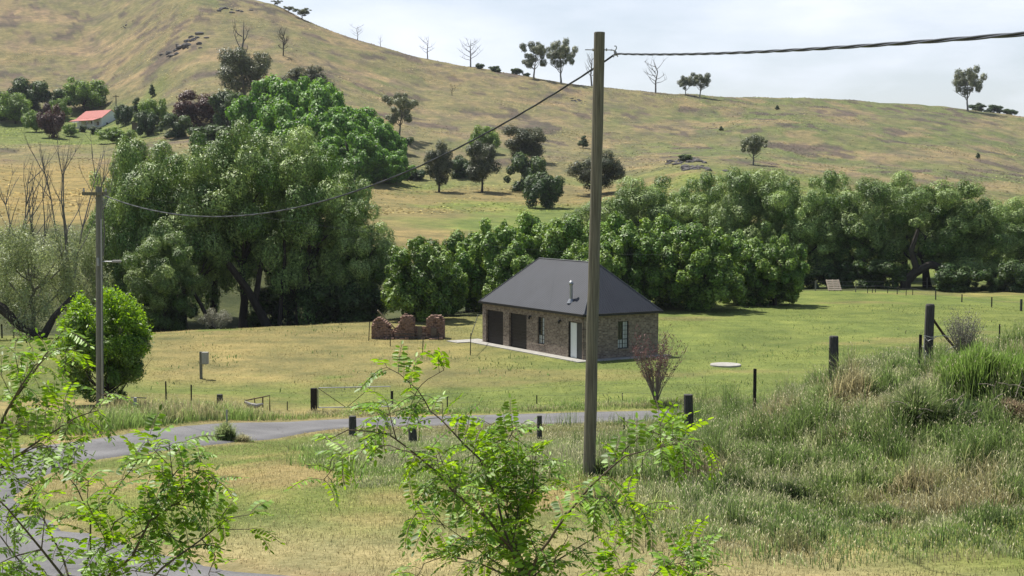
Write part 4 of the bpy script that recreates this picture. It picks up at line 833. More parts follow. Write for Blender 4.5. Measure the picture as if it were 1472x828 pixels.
for dx, dz in ((-.5, .03), (.3, .03)):
    mb = MB(); b_ = al2(zc)+Vector((dx, -.17, dz)); mb.tube([b_, b_+Vector((0, 0, .06)), b_+Vector((0, 0, .10)), b_+Vector((0, 0, .17))], [.02, .045, .03, .035], 8); mb.build('insulator', M['lightpost'], lp)
g = random.Random(8); mb = MB()
for _ in range(6):
    a_ = al2(zc)+Vector((g.uniform(.1, .25), -.2, g.uniform(-.5, -.1))); mb.tube([a_, a_+Vector((g.uniform(.05, .3), 0, g.uniform(-.15, .1))), a_+Vector((g.uniform(.1, .35), 0, g.uniform(-.35, -.1)))], .012, 5)
mb.build('loose_leads', M['wire'], lp)
LJ = lb+al2(zc)+Vector((.18, -.15, -.05))
def bundle(name, P, lab, r=.011, off=.013, turns=3.0, m='cable', strands=3, cat='cable'):
    mb = MB(); P = [Vector(p) for p in P]; L = [0]
    for a, b in zip(P[:-1], P[1:]): L.append(L[-1]+(b-a).length)
    for s_ in range(strands):
        q = []
        for i, p in enumerate(P):
            d = (P[min(i+1, len(P)-1)]-P[max(i-1, 0)]).normalized(); a = d.cross(Vector((0, 0, 1))).normalized(); b = a.cross(d); t = L[i]*turns+s_*2*math.pi/strands
            q.append(p-P[0]+(a*math.cos(t)+b*math.sin(t))*off)
        mb.tube(q, r, 6)
    o = mb.build(name, M[m], None, P[0], smooth=True); return tag(o, lab, cat, 'overhead cables')
# right span: passes over the viewer's right shoulder
xs = lambda y: JP.x+(30-y)*(4.37-JP.x)/18.0
zq = np.polyfit([30, 18.2, 12.0], [JP.z, at(1140, 72, 18.2).z, at(1472, 48, 12.0).z], 2)
yy = np.linspace(30, -4, 420); bundle('overhead_cable', [(xs(y), y, float(np.polyval(zq, y))) for y in yy], 'thick twisted dark cable running from the tall pole to the upper right', .0105, .0125, 2.6, strands=3)
# left span
yi = 306; 
def span(t, sag): p = JP.lerp(LJ, t); return p-Vector((0, 0, 4*sag*t*(1-t)))
def prow(p): r = p-Vector((0, 0, EYE)); d = r.y*math.cos(PITCH)-r.z*math.sin(PITCH); u = r.z*math.cos(PITCH)+r.y*math.sin(PITCH); return 736+F*r.x/d, 414-F*u/d
bs = min(np.linspace(0, 4, 400), key=lambda s_: min((prow(span(t, s_))[0]-384)**2*4+(prow(span(t, s_))[1]-306)**2 for t in np.linspace(.5, .95, 60)))
bundle('overhead_cable', [span(t, bs) for t in np.linspace(0, 1, 420)], 'twisted cable sagging from the tall pole down to the left power pole', .0105, .0125, 2.6, strands=3)
# thin line leaving the crossarm across the willows towards the right
a_ = lb+al2(zc)+Vector((.3, -.17, .1)); mid_ = [a_, at(187, 284, 52.5), at(290, 300, 60), at(384, 308, 68), at(492, 316, 78)]
E_ = at(1150, 352, 120); q = []
for t in np.linspace(0, 1, 60): p = a_.lerp(E_, t); q.append(p-Vector((0, 0, 4*1.5*t*(1-t))))
mb = MB(); mb.tube([p-a_ for p in q], .006, 5); o = mb.build('overhead_wire', M['cable'], None, a_); tag(o, 'thin grey wire leaving the left pole crossarm across the dark willows', 'cable', 'overhead cables')

# ------------------------------------------------------------------ brick ruin and stakes
rb_ = onground(585, 86.0); sR = 86/F
ruin = empty('brick_ruin', rb_, 'crumbling old red brick ruin with three stubs in the dry paddock', 'ruin')
g = random.Random(21)
def brickpart(name, x0, x1, y0, y1, prof, base=0):
    mb = MB(); bw, bh, bd = .23, .095, .13
    nz = int(max(prof)/bh)+1; nx = max(int((x1-x0)/bw), 1)
    for k_ in range(nz):
        for yk in range(max(int((y1-y0)/bd), 1)):
            for i in range(-1, nx+1):
                xa = x0+(i+(.5 if k_ % 2 else 0))*bw; xb = xa+bw-.012
                xa = max(xa, x0); xb = min(xb, x1)
                if xb-xa < .05: continue
                u = ((xa+xb)/2-x0)/(x1-x0); hh_ = float(np.interp(u, np.linspace(0, 1, len(prof)), prof))+g.uniform(-.05, .05)-.12*abs((yk+.5)*bd/(y1-y0)-.5)
                if base+(k_+.5)*bh > hh_: continue
                if g.random() < .02 and k_ > 4: continue
                j = .018; dy = g.uniform(-.02, .02); mb.box(xa, xb, y0+yk*bd+dy, y0+(yk+1)*bd-.01+dy, base+k_*bh, base+(k_+1)*bh-.012, None, j)
    return mb.build(name, M['oldbrick'], ruin)
def rx(px): return (px-585)*sR
brickpart('brick_pier', rx(533), rx(564), 0, 1.1, [.85, 1.2, 1.32, 1.25, 1.1, .8, .35]); brickpart('brick_pier', rx(566), rx(595), .0, .9, [.4, .8, 1.3, 1.5, 1.42, 1.4, 1.2]); brickpart('brick_pier', rx(612), rx(638), .1, 1.2, [1.15, 1.48, 1.4, 1.42, 1.44, 1.3, 1.1])
brickpart('low_brick_wall', rx(564), rx(612), .25, .62, [.35, .3, .35, .6, .72, .75, .8]); brickpart('low_brick_wall', rx(540), rx(630), 1.6, 1.9, [.4, .45, .3, .25, .25, .4])
mb = MB(); mb.box(rx(566), rx(612), -.06, 0, .28, .34); mb.box(rx(566), rx(634), -.07, -.01, .08, .15); mb.box(rx(600), rx(606), -.08, -.02, 0, .8); mb.box(rx(619), rx(627), -.06, 0, .2, .7); mb.build('timber_frame', M['timber'], ruin)
mb = MB()
for i in range(16):
    x_ = g.uniform(rx(534), rx(634)); mb.box(x_, x_+.2, g.uniform(-.5, -.2), g.uniform(-.15, -.05), -.02, g.uniform(.05, .13), None, .03)
mb.build('fallen_bricks', M['oldbrick'], ruin)
def stake(px, base, top, lab, D=None, lean=0, r=.025, m='picket', name='steel_picket', cat='picket', group='thin steel pickets round the ruin', bury=.15):
    p = hit(px, base) if D is None else onground(px, D); zt = EYE-p.y*math.tan(PITCH+math.atan((top-414)/F))-p.z
    mb = MB(); mb.box(-r, r, -r*.4, r*.4, -bury, zt, Matrix.Rotation(lean, 4, 'Y')); mb.box(-r*.35, r*.35, r*.401, r*1.6, -bury, zt, Matrix.Rotation(lean, 4, 'Y'))
    o = mb.build(name, M[m], None, p); return tag(o, lab, cat, group)
stake(530, 490, 462, 'thin steel picket at the left end of the brick ruin', lean=.06); stake(561, 498, 480, 'thin short picket in front of the left brick stub'); stake(607.5, 507, 484, 'thin picket standing well in front of the low brick wall', lean=.04); stake(630.5, 489.5, 478, 'shortest picket at the right end of the brick ruin')
stake(676, 511, 479, 'thin picket left of the concrete path by the garage', lean=.03); stake(812, 512, 483, 'dark leaning picket in front of the outbuilding door', lean=-.32)
a_ = hit(676, 511)+Vector((0, 0, .95)); b_ = HP(HL, -.3, .0)+Vector((0, 0, 1.7)); mb = MB(); mb.tube([(0, 0, 0), b_-a_], .022, 6); tag(mb.build('slanting_bar', M['picket'], None, a_), 'thin bar slanting from the picket up to the garage corner', 'bar')
a_ = hit(556, 462) or P3(556, 462, 93); a_ = P3(560, 464, 92.5); b_ = P3(543, 446, 92); mb = MB(); mb.tube([b_-a_, Vector((0, 0, 0)), (a_-b_)*.5], .05, 6); tag(mb.build('fallen_branch', M['reltwig'], None, a_), 'pale bare branch leaning behind the left brick stub', 'branch')
# meter box
p = hit(291, 545); mbx = empty('meter_box', p, 'small grey meter box on a post in the dry paddock', 'meter box')
mb = MB(); mb.box(-.12, .0, -.06, .06, -.2, 1.32); mb.build('post', M['polegrey'], mbx); mb = MB(); mb.box(.002, .30, -.16, .12, .72, 1.30); bx_ = mb.build('cabinet', M['concrete'], mbx, bevel=.01)
mb = MB(); mb.box(.03, .27, -.18, -.161, .75, 1.27); mb.build('door', M['lightpost'], bx_)
# tank lid
p = hit(1043, 526); mb = MB(); mb.tube([(0, 0, -.05), (0, 0, .07), (0, 0, .09)], [.80, .80, .77], 40); o = mb.build('tank_lid', M['concrete'], None, p); tag(o, 'round pale concrete tank lid lying in the green paddock', 'tank lid')
# pallet
p = hit(1200, 418.5); pl = empty('pallet', p, 'pale timber pallet leaning against a rail at the far side of the paddock', 'pallet', rz=R(8)); tl = Matrix.Rotation(R(52), 4, 'X')
for i in range(6): mb = MB(); y_ = .2*i; mb.box(-.62, .62, y_+.02, y_+.15, .10, .13, tl); mb.build('slat', M['pallet'], pl)
for x_ in (-.6, -.05, .5): mb = MB(); mb.box(x_, x_+.1, 0, 1.2, .0, .098, tl); mb.build('bearer', M['pallet'], pl)
p = hit(1195, 413); rl = empty('timber_rail', p, 'low grey rail frame behind the pallet', 'rail')
mb = MB(); mb.box(-2.0, 2.1, -.04, .04, .70, .78); mb.build('rail', M['lightpost'], rl)
for x_ in (-1.7, 0, 1.8): mb = MB(); mb.box(x_, x_+.08, -.039, .039, -.1, .698); mb.build('leg', M['timber'], rl)
p = hit(1302, 413); bk = empty('white_bucket', p, 'small white bucket at the foot of the arching willow trunk', 'bucket'); mb = MB(); mb.tube([(0, 0, 0), (0, 0, .38)], [.19, .24], 14); b2 = mb.build('shell', M['white'], bk); mb = MB(); mb.tube([(0, 0, .36), (0, 0, .41)], .255, 14); mb.build('rim', M['white'], bk)

# ------------------------------------------------------------------ fences
def zat(p, row): return EYE-p.y*math.tan(PITCH+math.atan((row-414)/F))
def fence(name, lab, posts, wires, wr=.005, cat='fence', Dwire=None):
    """posts: (px, base row, top row, half width, material, round?, D or None)"""
    P = []
    for a in posts: P.append(hit(a[0], a[1]) if a[6] is None else onground(a[0], a[6]))
    e = empty(name, P[0], lab, cat); tops = []
    for a, p in zip(posts, P):
        zt = zat(p, a[2])-p.z; tops.append(zt); mb = MB(); g = random.Random(int(a[0])); q = p-P[0]; ln = g.uniform(-.02, .02)
        if a[5]: mb.tube([q+Vector((0, 0, -.2)), q+Vector((ln, 0, zt*.6)), q+Vector((ln*2, 0, zt-.01)), q+Vector((ln*2, 0, zt))], [a[3]*1.05, a[3], a[3]*.96, a[3]*.85], 10)
        else:
            Tm = Matrix.Translation(q) @ Matrix.Rotation(ln, 4, 'Y'); mb.box(-a[3], a[3], -a[3]*.5, a[3]*.5, -.2, zt, Tm, .003)
        mb.build('post', M[a[4]], e)
    mb = MB()
    for h_ in wires:
        for i in range(len(P)-1):
            a_, b_ = P[i]-P[0], P[i+1]-P[0]; n_ = 6; q = [a_.lerp(b_, t/n_) for t in range(n_+1)]
            q = [Vector((v.x, v.y, (G1(v.x+P[0].x, v.y+P[0].y)-P[0].z)*.5+(a_.z+(b_.z-a_.z)*t/n_)*.5+h_-.04*math.sin(math.pi*t/n_))) for t, v in enumerate(q)]; mb.tube(q, wr, 4)
    mb.build('wire', M['wire'], e); return e
fence('roadside_fence', 'wire fence of thin dark pickets along the far side of the driveway', [(239, 578, 548, .03, 'picket', 0, None), (275, 580, 553, .03, 'picket', 0, None), (413, 590, 577, .02, 'picket', 0, None)], (.35, .7), .004)
fence('roadside_fence', 'wire fence of thin pickets beyond the driveway, right of the gate', [(562, 593, 562, .05, 'darkpost', 0, 58), (643, 592, 570, .025, 'picket', 0, None), (772, 588, 568, .022, 'picket', 0, 59.5), (896, 588, 565, .022, 'picket', 0, 60.5), (1015.5, 592, 568, .02, 'picket', 0, 60)], (.35, .75), .004)
fence('near_fence', 'row of stout old timber posts in long grass on the near side of the driveway', [(507, 628, 598, .13, 'post', 1, None), (594, 640, 614.5, .13, 'post', 1, None), (700.5, 645, 620, .15, 'post', 1, None), (775.5, 634, 597.5, .085, 'post', 1, None), (898.5, 630, 600, .025, 'picket', 0, 46.5), (993, 612, 567, .135, 'post', 1, 38.2)], (.3, .6), .004)
fence('paddock_fence', 'wire fence of small pickets curving along the far right side of the paddock', [(1173, 415, 404, .04, 'polegrey', 0, 128), (1230, 420, 405, .04, 'polegrey', 0, None), (1247, 421.5, 412, .03, 'picket', 0, None), (1254, 421, 412, .03, 'picket', 0, None), (1258.5, 420.5, 412, .03, 'picket', 0, None), (1276, 421.5, 413.5, .03, 'picket', 0, None), (1289.6, 423, 415, .035, 'picket', 0, None), (1302.5, 425, 416, .03, 'picket', 0, None), (1312, 424, 415, .03, 'picket', 0, None), (1345, 431, 417, .045, 'picket', 0, None), (1382.6, 434.6, 423, .045, 'picket', 0, None), (1425.5, 442, 427, .045, 'picket', 0, None), (1467.7, 447, 430, .08, 'post', 0, None)], (.3, .6), .006)
fence('rear_fence', 'old wire fence in the tree shade behind the pallet', [(1174, 412, 403, .05, 'polegrey', 0, 131), (1205, 412, 403, .05, 'polegrey', 0, 131), (1285, 412, 401, .06, 'polegrey', 0, 131), (1310, 412, 399, .05, 'polegrey', 0, 132), (1334, 412, 399, .05, 'polegrey', 0, 132), (1425, 412, 398, .07, 'polegrey', 0, 134), (1468, 414, 398, .07, 'polegrey', 0, 134)], (.3, .7), .012)
fence('creek_fence', 'short wire fence of dark pickets at the left edge beside the curved trunk', [(3, 486, 466, .05, 'picket', 0, None), (20, 488, 470, .035, 'picket', 0, None), (38, 493, 478, .035, 'picket', 0, None)], (.4, .8), .008)
# pickets along the slope below the elms, standalone posts
stake(1087.5, 560, 530, 'single dark picket at the left foot of the grassy bank', D=44, r=.05, m='darkpost', name='short_post', cat='post', group=None)
p = onground(1201, 35.6); zt = zat(p, 483)-p.z; mb = MB(); mb.tube([(0, 0, -.3), (.01, 0, zt*.5), (.0, 0, zt-.03), (0, 0, zt)], [.125, .122, .118, .105], 9); mb.tube([(-.115, -.03, .3), (-.11, -.03, zt*.8)], .02, 5); o = mb.build('fence_post', M['post'], None, p); tag(o, 'thick grey split timber post standing alone on the grassy bank', 'fence post')
p = onground(1338, 35.0); zt = zat(p, 437)-p.z; sp = empty('strainer_post', p, 'tall dark strainer post with a slanting brace and pale loose wire', 'fence post')
mb = MB(); mb.tube([(0, 0, -.3), (.0, 0, zt*.5), (.02, 0, zt-.04), (.02, 0, zt)], [.125, .12, .115, .095], 9); mb.build('post', M['post'], sp)
s35 = 35/F; mb = MB(); mb.tube([(.10, .02, zt-22*s35), (24*s35, .1, zt-46*s35), (44*s35, .2, zt-67*s35), (62*s35, .3, zt-92*s35)], .032, 7); mb.build('brace', M['rust'], sp)
g = random.Random(4); mb = MB()
def P5(px, py): return Vector(((px-1338)*s35, -.16, zt-(py-437)*s35))
for q in ([(1328, 482), (1342, 484), (1356, 482), (1372, 486), (1381, 482)], [(1381, 482), (1376, 494), (1364, 502), (1358, 508), (1364, 516), (1368, 528)], [(1328, 482), (1328, 500), (1330, 520), (1330, 535), (1340, 534), (1348, 526), (1342, 518), (1332, 508), (1326, 498)], [(1332, 508), (1328, 522), (1336, 537), (1346, 532)], [(1330, 484), (1335, 490), (1345, 484)]):
    pts = [P5(a, b)+Vector((g.uniform(-.02, .02), g.uniform(-.05, .05), g.uniform(-.01, .01))) for a, b in q]
    out_ = []
    for i in range(len(pts)-1):
        for t in (0, .33, .66): out_.append(pts[i].lerp(pts[i+1], t)+Vector((0, g.uniform(-.01, .01), g.uniform(-.012, .012))))
    out_.append(pts[-1]); mb.tube(out_, .010, 5)
mb.build('loose_wire', M['whitewire'], sp)
stake(1326, 540, 481, 'slim black steel picket close beside the tall strainer post', D=34.6, r=.035, m='darkpost', group=None)
stake(1440, 490, 466, 'tiny picket in the grass near the right edge', D=40, r=.02, group=None)
# tall gate
gp = onground(449, 57.6); gate = empty('farm_gate', gp, 'wide galvanised farm gate with wire mesh and crossed braces beside the driveway', 'gate'); s57 = 57.6/F
mb = MB(); zt = zat(gp, 558)-gp.z; mb.box(-.125, .125, -.1, .1, -.2, zt, None, .004); tag(mb.build('gate_post', M['darkpost'], None, gp), 'short black square post holding the left end of the farm gate', 'gate post')
gw = (560-455)*s57; gx = 6*s57; z1 = zat(gp, 557)-gp.z-.02; z0 = .12
mb = MB(); mb.tube([(gx, 0, z0), (gx, 0, z1-.05), (gx+.05, 0, z1), (gx+gw, 0, z1+.06), (gx+gw, 0, z0+.04), (gx, 0, z0)], .021, 8); mb.build('frame', M['steel'], gate)
xm = gx+41*s57; mb = MB(); mb.tube([(gx, 0, z1), (xm, 0, z0)], .014, 6); mb.tube([(xm, 0.0, z0), (gx+gw*.72, 0, z1)], .014, 6); mb.build('brace', M['rust'], gate)
mb = MB()
for i in range(1, 9): x_ = gx+gw*i/9; mb.tube([(x_, 0, z0), (x_, 0, z1)], .0035, 4)
for i in range(1, 6): z_ = z0+(z1-z0)*i/6; mb.tube([(gx, 0, z_), (gx+gw, 0, z_)], .0035, 4)
mb.build('mesh', M['wire'], gate)
# small low post, rusty frame, pale posts near the driveway
p = hit(316, 580); mb = MB(); zt = zat(p, 567)-p.z; mb.tube([(0, 0, -.2), (0, 0, zt)], [.14, .125], 9); tag(mb.build('stump', M['post'], None, p), 'short grey post stump in the long grass left of the rusty frame', 'stump')
p = hit(372, 590); s_ = p.y/F; rf = empty('rusty_frame', p, 'rusty bent metal frame with a grey log in the long grass by the driveway', 'metal frame')
mb = MB(); H_ = lambda px, py: Vector(((px-372)*s_, 0, (590-py)*s_)); mb.tube([H_(352, 576), H_(388, 568.5), H_(388, 592)], .028, 6); mb.tube([H_(366, 573), H_(367, 588)], .022, 6); mb.tube([H_(378, 571), H_(378, 586)], .03, 6); mb.build('bars', M['rust'], rf)
mb = MB(); mb.tube([H_(352, 577)+Vector((0, -.1, 0)), H_(360, 582)+Vector((0, -.1, 0)), H_(370, 583)+Vector((0, -.1, 0)), H_(379, 580)+Vector((0, -.1, 0))], [.05, .11, .09, .04], 8); mb.build('log', M['lightpost'], rf)
p = hit(193, 599); s_ = p.y/F; ps = empty('leaning_post', p, 'bleached grey forked post leaning in the grass right of the left power pole', 'post'); mb = MB(); mb.tube([(0, 0, -.1), (.02, 0, 14*s_), (.05, 0, 28*s_)], [.075, .065, .055], 8); mb.build('post', M['lightpost'], ps)
mb = MB(); mb.tube([(-28*s_, .1, 27*s_), (0, .08, 27.5*s_), (17*s_, .1, 26.5*s_)], .02, 6); mb.build('rail', M['polegrey'], ps)
p = hit(208, 597); s_ = p.y/F; mb = MB(); mb.tube([(0, 0, -.1), (.03, 0, 22*s_)], [.05, .04], 7); tag(mb.build('thin_post', M['bark'], None, p), 'thin brown post beside the bleached leaning post', 'post')
p = onground(322.5, 43.7); zt = zat(p, 589)-p.z; mb = MB(); mb.box(-.026, .026, -.01, .01, -.1, zt); tag(mb.build('marker_post', M['lightpost'], None, p), 'slender pale marker post rising from a weedy tuft beside the driveway', 'marker post')

# ------------------------------------------------------------------ shrubs
def fan_shrub(name, px, base, top, wpx, D, lab, seed, nst, leaf_m, stem_m, nleaf, Ls, r0=.022, lo=.35):
    g = random.Random(seed); gn = np.random.default_rng(seed); p = onground(px, D); s_ = D/F; h = zat(p, top)-p.z; w_ = wpx*s_/2
    e = empty(name, p, lab, 'shrub'); mb = MB(); C = []
    for i in range(nst):
        a = g.uniform(0, 6.28); rr = w_*g.uniform(.15, 1)**.8; hh = h*g.uniform(.7, 1.0)*(1-.25*rr/w_); q = []
        for j in range(7):
            u = j/6; q.append(Vector((math.cos(a)*rr*u**1.3+g.uniform(-.03, .03)*h*.4, math.sin(a)*rr*u**1.3+g.uniform(-.03, .03)*h*.4, hh*u)))
        mb.tube(q, [r0*(1-.85*j/6) for j in range(7)], 5)
        for _ in range(7):
            u = g.uniform(lo, .95); j = min(int(u*6), 5); b = q[j].lerp(q[j+1], u*6-j); a2 = g.uniform(0, 6.28); l2 = h*g.uniform(.06, .2); t_ = b+Vector((math.cos(a2)*l2*.6, math.sin(a2)*l2*.6, l2)); mb.tube([b, t_], [r0*.35, r0*.12], 4)
            for k_ in range(4): v = b.lerp(t_, g.random()); C.append(v)
        for k_ in range(10): u = g.uniform(lo, 1); j = min(int(u*6), 5); C.append(q[j].lerp(q[j+1], u*6-j))
    mb.build('stems', M[stem_m], e)
    C = np.array([tuple(c) for c in C]); C = C[gn.integers(0, len(C), nleaf)]+gn.normal(0, .05, (nleaf, 3)); nr = rot_rand(nleaf, gn); tint = gn.random((nleaf, 3))
    v, f, t = leaves(C, nr, Ls*gn.uniform(.6, 1.3, nleaf), Ls*.5, tint, gn); link('foliage', npmesh('foliage', v, f, M[leaf_m], t), e); return e
fan_shrub('maroon_shrub', 944, 585, 464, 100, 59.2, 'bare-stemmed shrub with sparse maroon leaves in front of the outbuilding end wall', 1, 40, 'maroon', 'reltwig', 2300, .08, .022)
fan_shrub('grey_shrub', 1388, 535, 438, 66, 33.6, 'grey half-dead shrub behind the slanting brace on the bank', 2, 60, 'greyleaf', 'deadwood', 4200, .04, .010, .1)

# ------------------------------------------------------------------ locusts with compound leaves
def compound(base, d, up, ln, nl, lw, g):
    """arched leaf stalk with paired oval leaflets; returns verts (k,6,3) per leaflet and stalk points"""
    d = d.normalized(); side = d.cross(up).normalized(); up = side.cross(d).normalized(); V = []; st = []
    for j in range(nl+1):
        u = j/nl; p = base+d*ln*u+up*(.10*ln*math.sin(u*2.2)-.30*ln*u*u); st.append(p)
        if j < 2: continue
        for sgn in ((1, -1) if j < nl else (0,)):
            ld = (side*sgn*.95+d*(.35 if sgn else 1)+Vector((0, 0, -1))*g.uniform(.05, .65)).normalized()
            L_ = lw*(1.0-.35*abs(u-.55))*g.uniform(.85, 1.12); nrm = (up+side*g.uniform(-.35, .35)+d*g.uniform(-.3, .3)).normalized(); wv = ld.cross(nrm).normalized(); nn = wv.cross(ld)
            w2 = L_*.19; a = p+ld*.004
            V.append((a, a+ld*L_*.3+wv*w2+nn*w2*.25, a+ld*L_*.75+wv*w2*.85+nn*w2*.2, a+ld*L_, a+ld*L_*.75-wv*w2*.85+nn*w2*.2, a+ld*L_*.3-wv*w2+nn*w2*.25))
    return V, st
def locust(name, label, D, branches, seed, leaf_len=.19, lw=.044, step=.031, dens=1.0, base=None, cat='tree', tw=.5, bm='twig'):
    """branches: list of (pixel polyline, depth offsets, start radius, leafiness)"""
    g = random.Random(seed); root = Vector(onground(*base)) if base else None
    e = empty(name, root, label, cat); sm = MB(); LV = []; TI = []
    def put(bp, dv):
        ax = dv.normalized(); a = g.uniform(0, 6.28); o1 = ax.orthogonal().normalized(); o2 = ax.cross(o1)
        d = (o1*math.cos(a)+o2*math.sin(a))*.9+ax*g.uniform(.1, .7)+Vector((0, 0, g.uniform(-.15, .2)))
        V, st = compound(bp, d, Vector((0, 0, 1))+Vector((g.uniform(-.3, .3), g.uniform(-.3, .3), 0)), leaf_len*g.uniform(.7, 1.15), g.choice((8, 9, 10, 11)), lw*g.uniform(.85, 1.15), g)
        sm.tube([st[i]-root for i in range(0, len(st), 2)]+[st[-1]-root], .0016, 3, False); ct = g.random()
        for q in V: LV.append(q); TI.append((g.random(), min(1, max(0, ct+g.uniform(-.15, .15))), g.random()))
    def grow(P, r, leafy, level):
        L = 0; tot = sum((b-a).length for a, b in zip(P[:-1], P[1:])); n = len(P)
        sm.tube([p-root for p in P], [max(r*(1-.8*i/(n-1)), .002) for i in range(n)], 6 if level == 0 else 5)
        for a, b in zip(P[:-1], P[1:]):
            seg = (b-a).length; k_ = max(int(seg/step), 1)
            for i in range(k_):
                u = (i+g.random())/k_; p = a.lerp(b, u); f = (L+seg*u)/tot
                if g.random() < leafy*dens*(1.0 if f > .25 or level else .3): put(p, b-a)
                if level < 2 and f > .22 and g.random() < tw*leafy*(.55 if level == 0 else .22):
                    dv = (b-a).normalized(); a2 = g.uniform(0, 6.28); o1 = dv.orthogonal().normalized(); o2 = dv.cross(o1); l2 = g.uniform(.10, .30)*(1.15-f*.6)*(1 if level == 0 else .55)
                    dd = (dv*.8+(o1*math.cos(a2)+o2*math.sin(a2))*.8+Vector((0, 0, -.02))).normalized(); q = [p, p+dd*l2*.5+Vector((0, 0, .01)), p+dd*l2+Vector((0, 0, .03))]; grow(q, max(r*.35, .0025), min(1, leafy*1.15), level+1)
            L += seg
        put(P[-1], P[-1]-P[-2]); put(P[-1], P[-1]-P[-2])
    for poly, dep, r, lf in branches:
        P = [at(x, y, D+d_) if y < 2000 else root for (x, y), d_ in zip(poly, dep)]
        Q = []
        for a, b in zip(P[:-1], P[1:]):
            Q.append(a); m_ = a.lerp(b, .5); l_ = (b-a).length; Q.append(m_+Vector((g.uniform(-1, 1), g.uniform(-1, 1), g.uniform(-.3, 1)))*l_*.03)
        Q.append(P[-1]); grow(Q, r*.7, lf, 0)
    sm.build('branches', M[bm], e)
    V = np.array([[tuple(p-root) for p in q] for q in LV]).reshape(-1, 3); n = len(LV); idx = np.arange(n*6).reshape(n, 6)
    Fc = np.concatenate([idx[:, [0, 1, 2, 3]], idx[:, [0, 3, 4, 5]]]); T_ = np.repeat(np.array(TI), 6, 0)
    link('leaves', npmesh('leaves', V, Fc, M['locust'], T_), e); return e
# centre sapling
c = (745, 1190)
locust('locust_sapling', 'bright green leafy locust sapling at the bottom centre, one branch reaching up past the gate', 7.2,
 [([c, (760, 1000), (752, 840), (735, 790), (700, 745), (650, 705), (600, 655), (560, 625), (500, 618), (472, 632)], [0, 0, 0, 0, -.1, -.2, -.2, -.3, -.3, -.3], .016, .95),
  ([(600, 655), (560, 640), (500, 650), (465, 690)], [-.2, -.1, 0, 0], .006, 1.0),
  ([(735, 790), (715, 720), (690, 660), (650, 620), (618, 590), (600, 560), (575, 538), (556, 528)], [0, .1, .1, .1, .2, .2, .2, .2], .010, .85),
  ([(600, 560), (590, 585), (545, 600)], [.2, .15, .1], .004, .9), ([(600, 560), (615, 545), (638, 532)], [.2, .15, .1], .004, .9),
  ([(752, 840), (728, 740), (715, 680), (705, 640), (735, 625), (765, 650)], [0, .25, .3, .3, .3, .3], .009, 1.0), ([(715, 700), (690, 655), (672, 635), (700, 640)], [.3, .3, .35, .35], .006, .9),
  ([(752, 840), (775, 795), (800, 760), (835, 715), (870, 680), (900, 655), (960, 640), (1008, 634)], [0, -.1, -.2, -.2, -.3, -.3, -.3, -.3], .012, .95),
  ([(870, 680), (905, 640), (930, 620), (975, 632)], [-.3, -.2, -.2, -.2], .006, .95), ([(835, 715), (880, 720), (925, 740)], [-.2, -.3, -.3], .006, .85),
  ([(752, 840), (745, 770), (760, 700), (780, 685), (795, 665)], [0, .3, .35, .3, .3], .008, .9), ([(752, 840), (690, 810), (640, 800), (610, 810), (600, 828)], [0, .1, .1, .1, .1], .008, .7),
  ([(752, 840), (810, 800), (860, 770), (885, 760)], [0, .1, .1, .1], .008, .8), ([(640, 760), (625, 740), (598, 738)], [0, 0, 0], .005, .8), ([(700, 745), (668, 700), (640, 715)], [-.1, 0, 0], .005, .9), ([(752, 840), (700, 800), (660, 770), (625, 745)], [0, .2, .2, .2], .007, .8), ([(760, 1000), (780, 860), (770, 790), (745, 740)], [0, .1, .2, .2], .009, .9), ([(735, 790), (745, 730), (775, 700), (790, 690)], [0, .2, .2, .2], .007, 1.0)], 4, base=(745, 7.2), tw=.27, dens=.88)
locust('locust_sapling', 'small leafy locust shoot at the bottom edge right of centre', 7.6, [([(905, 1150), (925, 900), (935, 830), (960, 812), (1005, 806)], [0, 0, 0, 0, 0], .009, .95), ([(925, 900), (905, 840), (880, 815), (862, 822)], [0, 0, 0, 0], .006, .9), ([(935, 850), (965, 835), (990, 828)], [0, 0, .1], .005, .9)], 6, base=(905, 7.6))
# lower left tree
locust('locust_tree', 'leafy locust branches filling the bottom left corner over the driveway', 6.6,
 [([(120, 1230), (120, 1000), (110, 860), (60, 790), (10, 730), (-30, 690)], [0, 0, 0, 0, -.1, -.1], .016, 1.0),
  ([(110, 860), (130, 790), (130, 740), (110, 700), (85, 672)], [0, .1, .2, .2, .2], .010, 1.0), ([(130, 740), (160, 715), (185, 680), (200, 660)], [.2, .2, .1, .1], .007, .9),
  ([(110, 860), (190, 800), (215, 750), (235, 700), (262, 668), (300, 690)], [0, -.1, -.1, 0, 0, 0], .011, 1.05), ([(215, 750), (260, 720), (280, 690), (288, 668)], [-.1, 0, 0, 0], .007, 1.0),
  ([(110, 860), (215, 835), (255, 800), (290, 775), (330, 745), (358, 740)], [0, -.2, -.2, -.1, -.1, -.1], .010, .95), ([(290, 775), (310, 800), (300, 825)], [-.1, -.1, 0], .005, .9),
  ([(110, 860), (90, 800), (60, 740), (45, 700), (20, 690)], [0, .2, .3, .3, .3], .009, .85), ([(110, 860), (160, 830), (190, 820), (240, 828)], [0, .1, .1, .1], .008, .9), ([(60, 790), (20, 800), (-20, 820)], [0, 0, 0], .008, 1.0), ([(110, 860), (60, 845), (0, 850), (-40, 880)], [0, -.2, -.2, -.2], .010, 1.2), ([(110, 860), (40, 820), (0, 770), (-20, 760)], [0, .1, .2, .2], .009, 1.1),
  ([(110, 860), (150, 790), (165, 750), (205, 728), (240, 735)], [0, -.1, -.1, 0, 0], .008, 1.0)], 8, base=(115, 6.6), dens=.66, tw=.24)
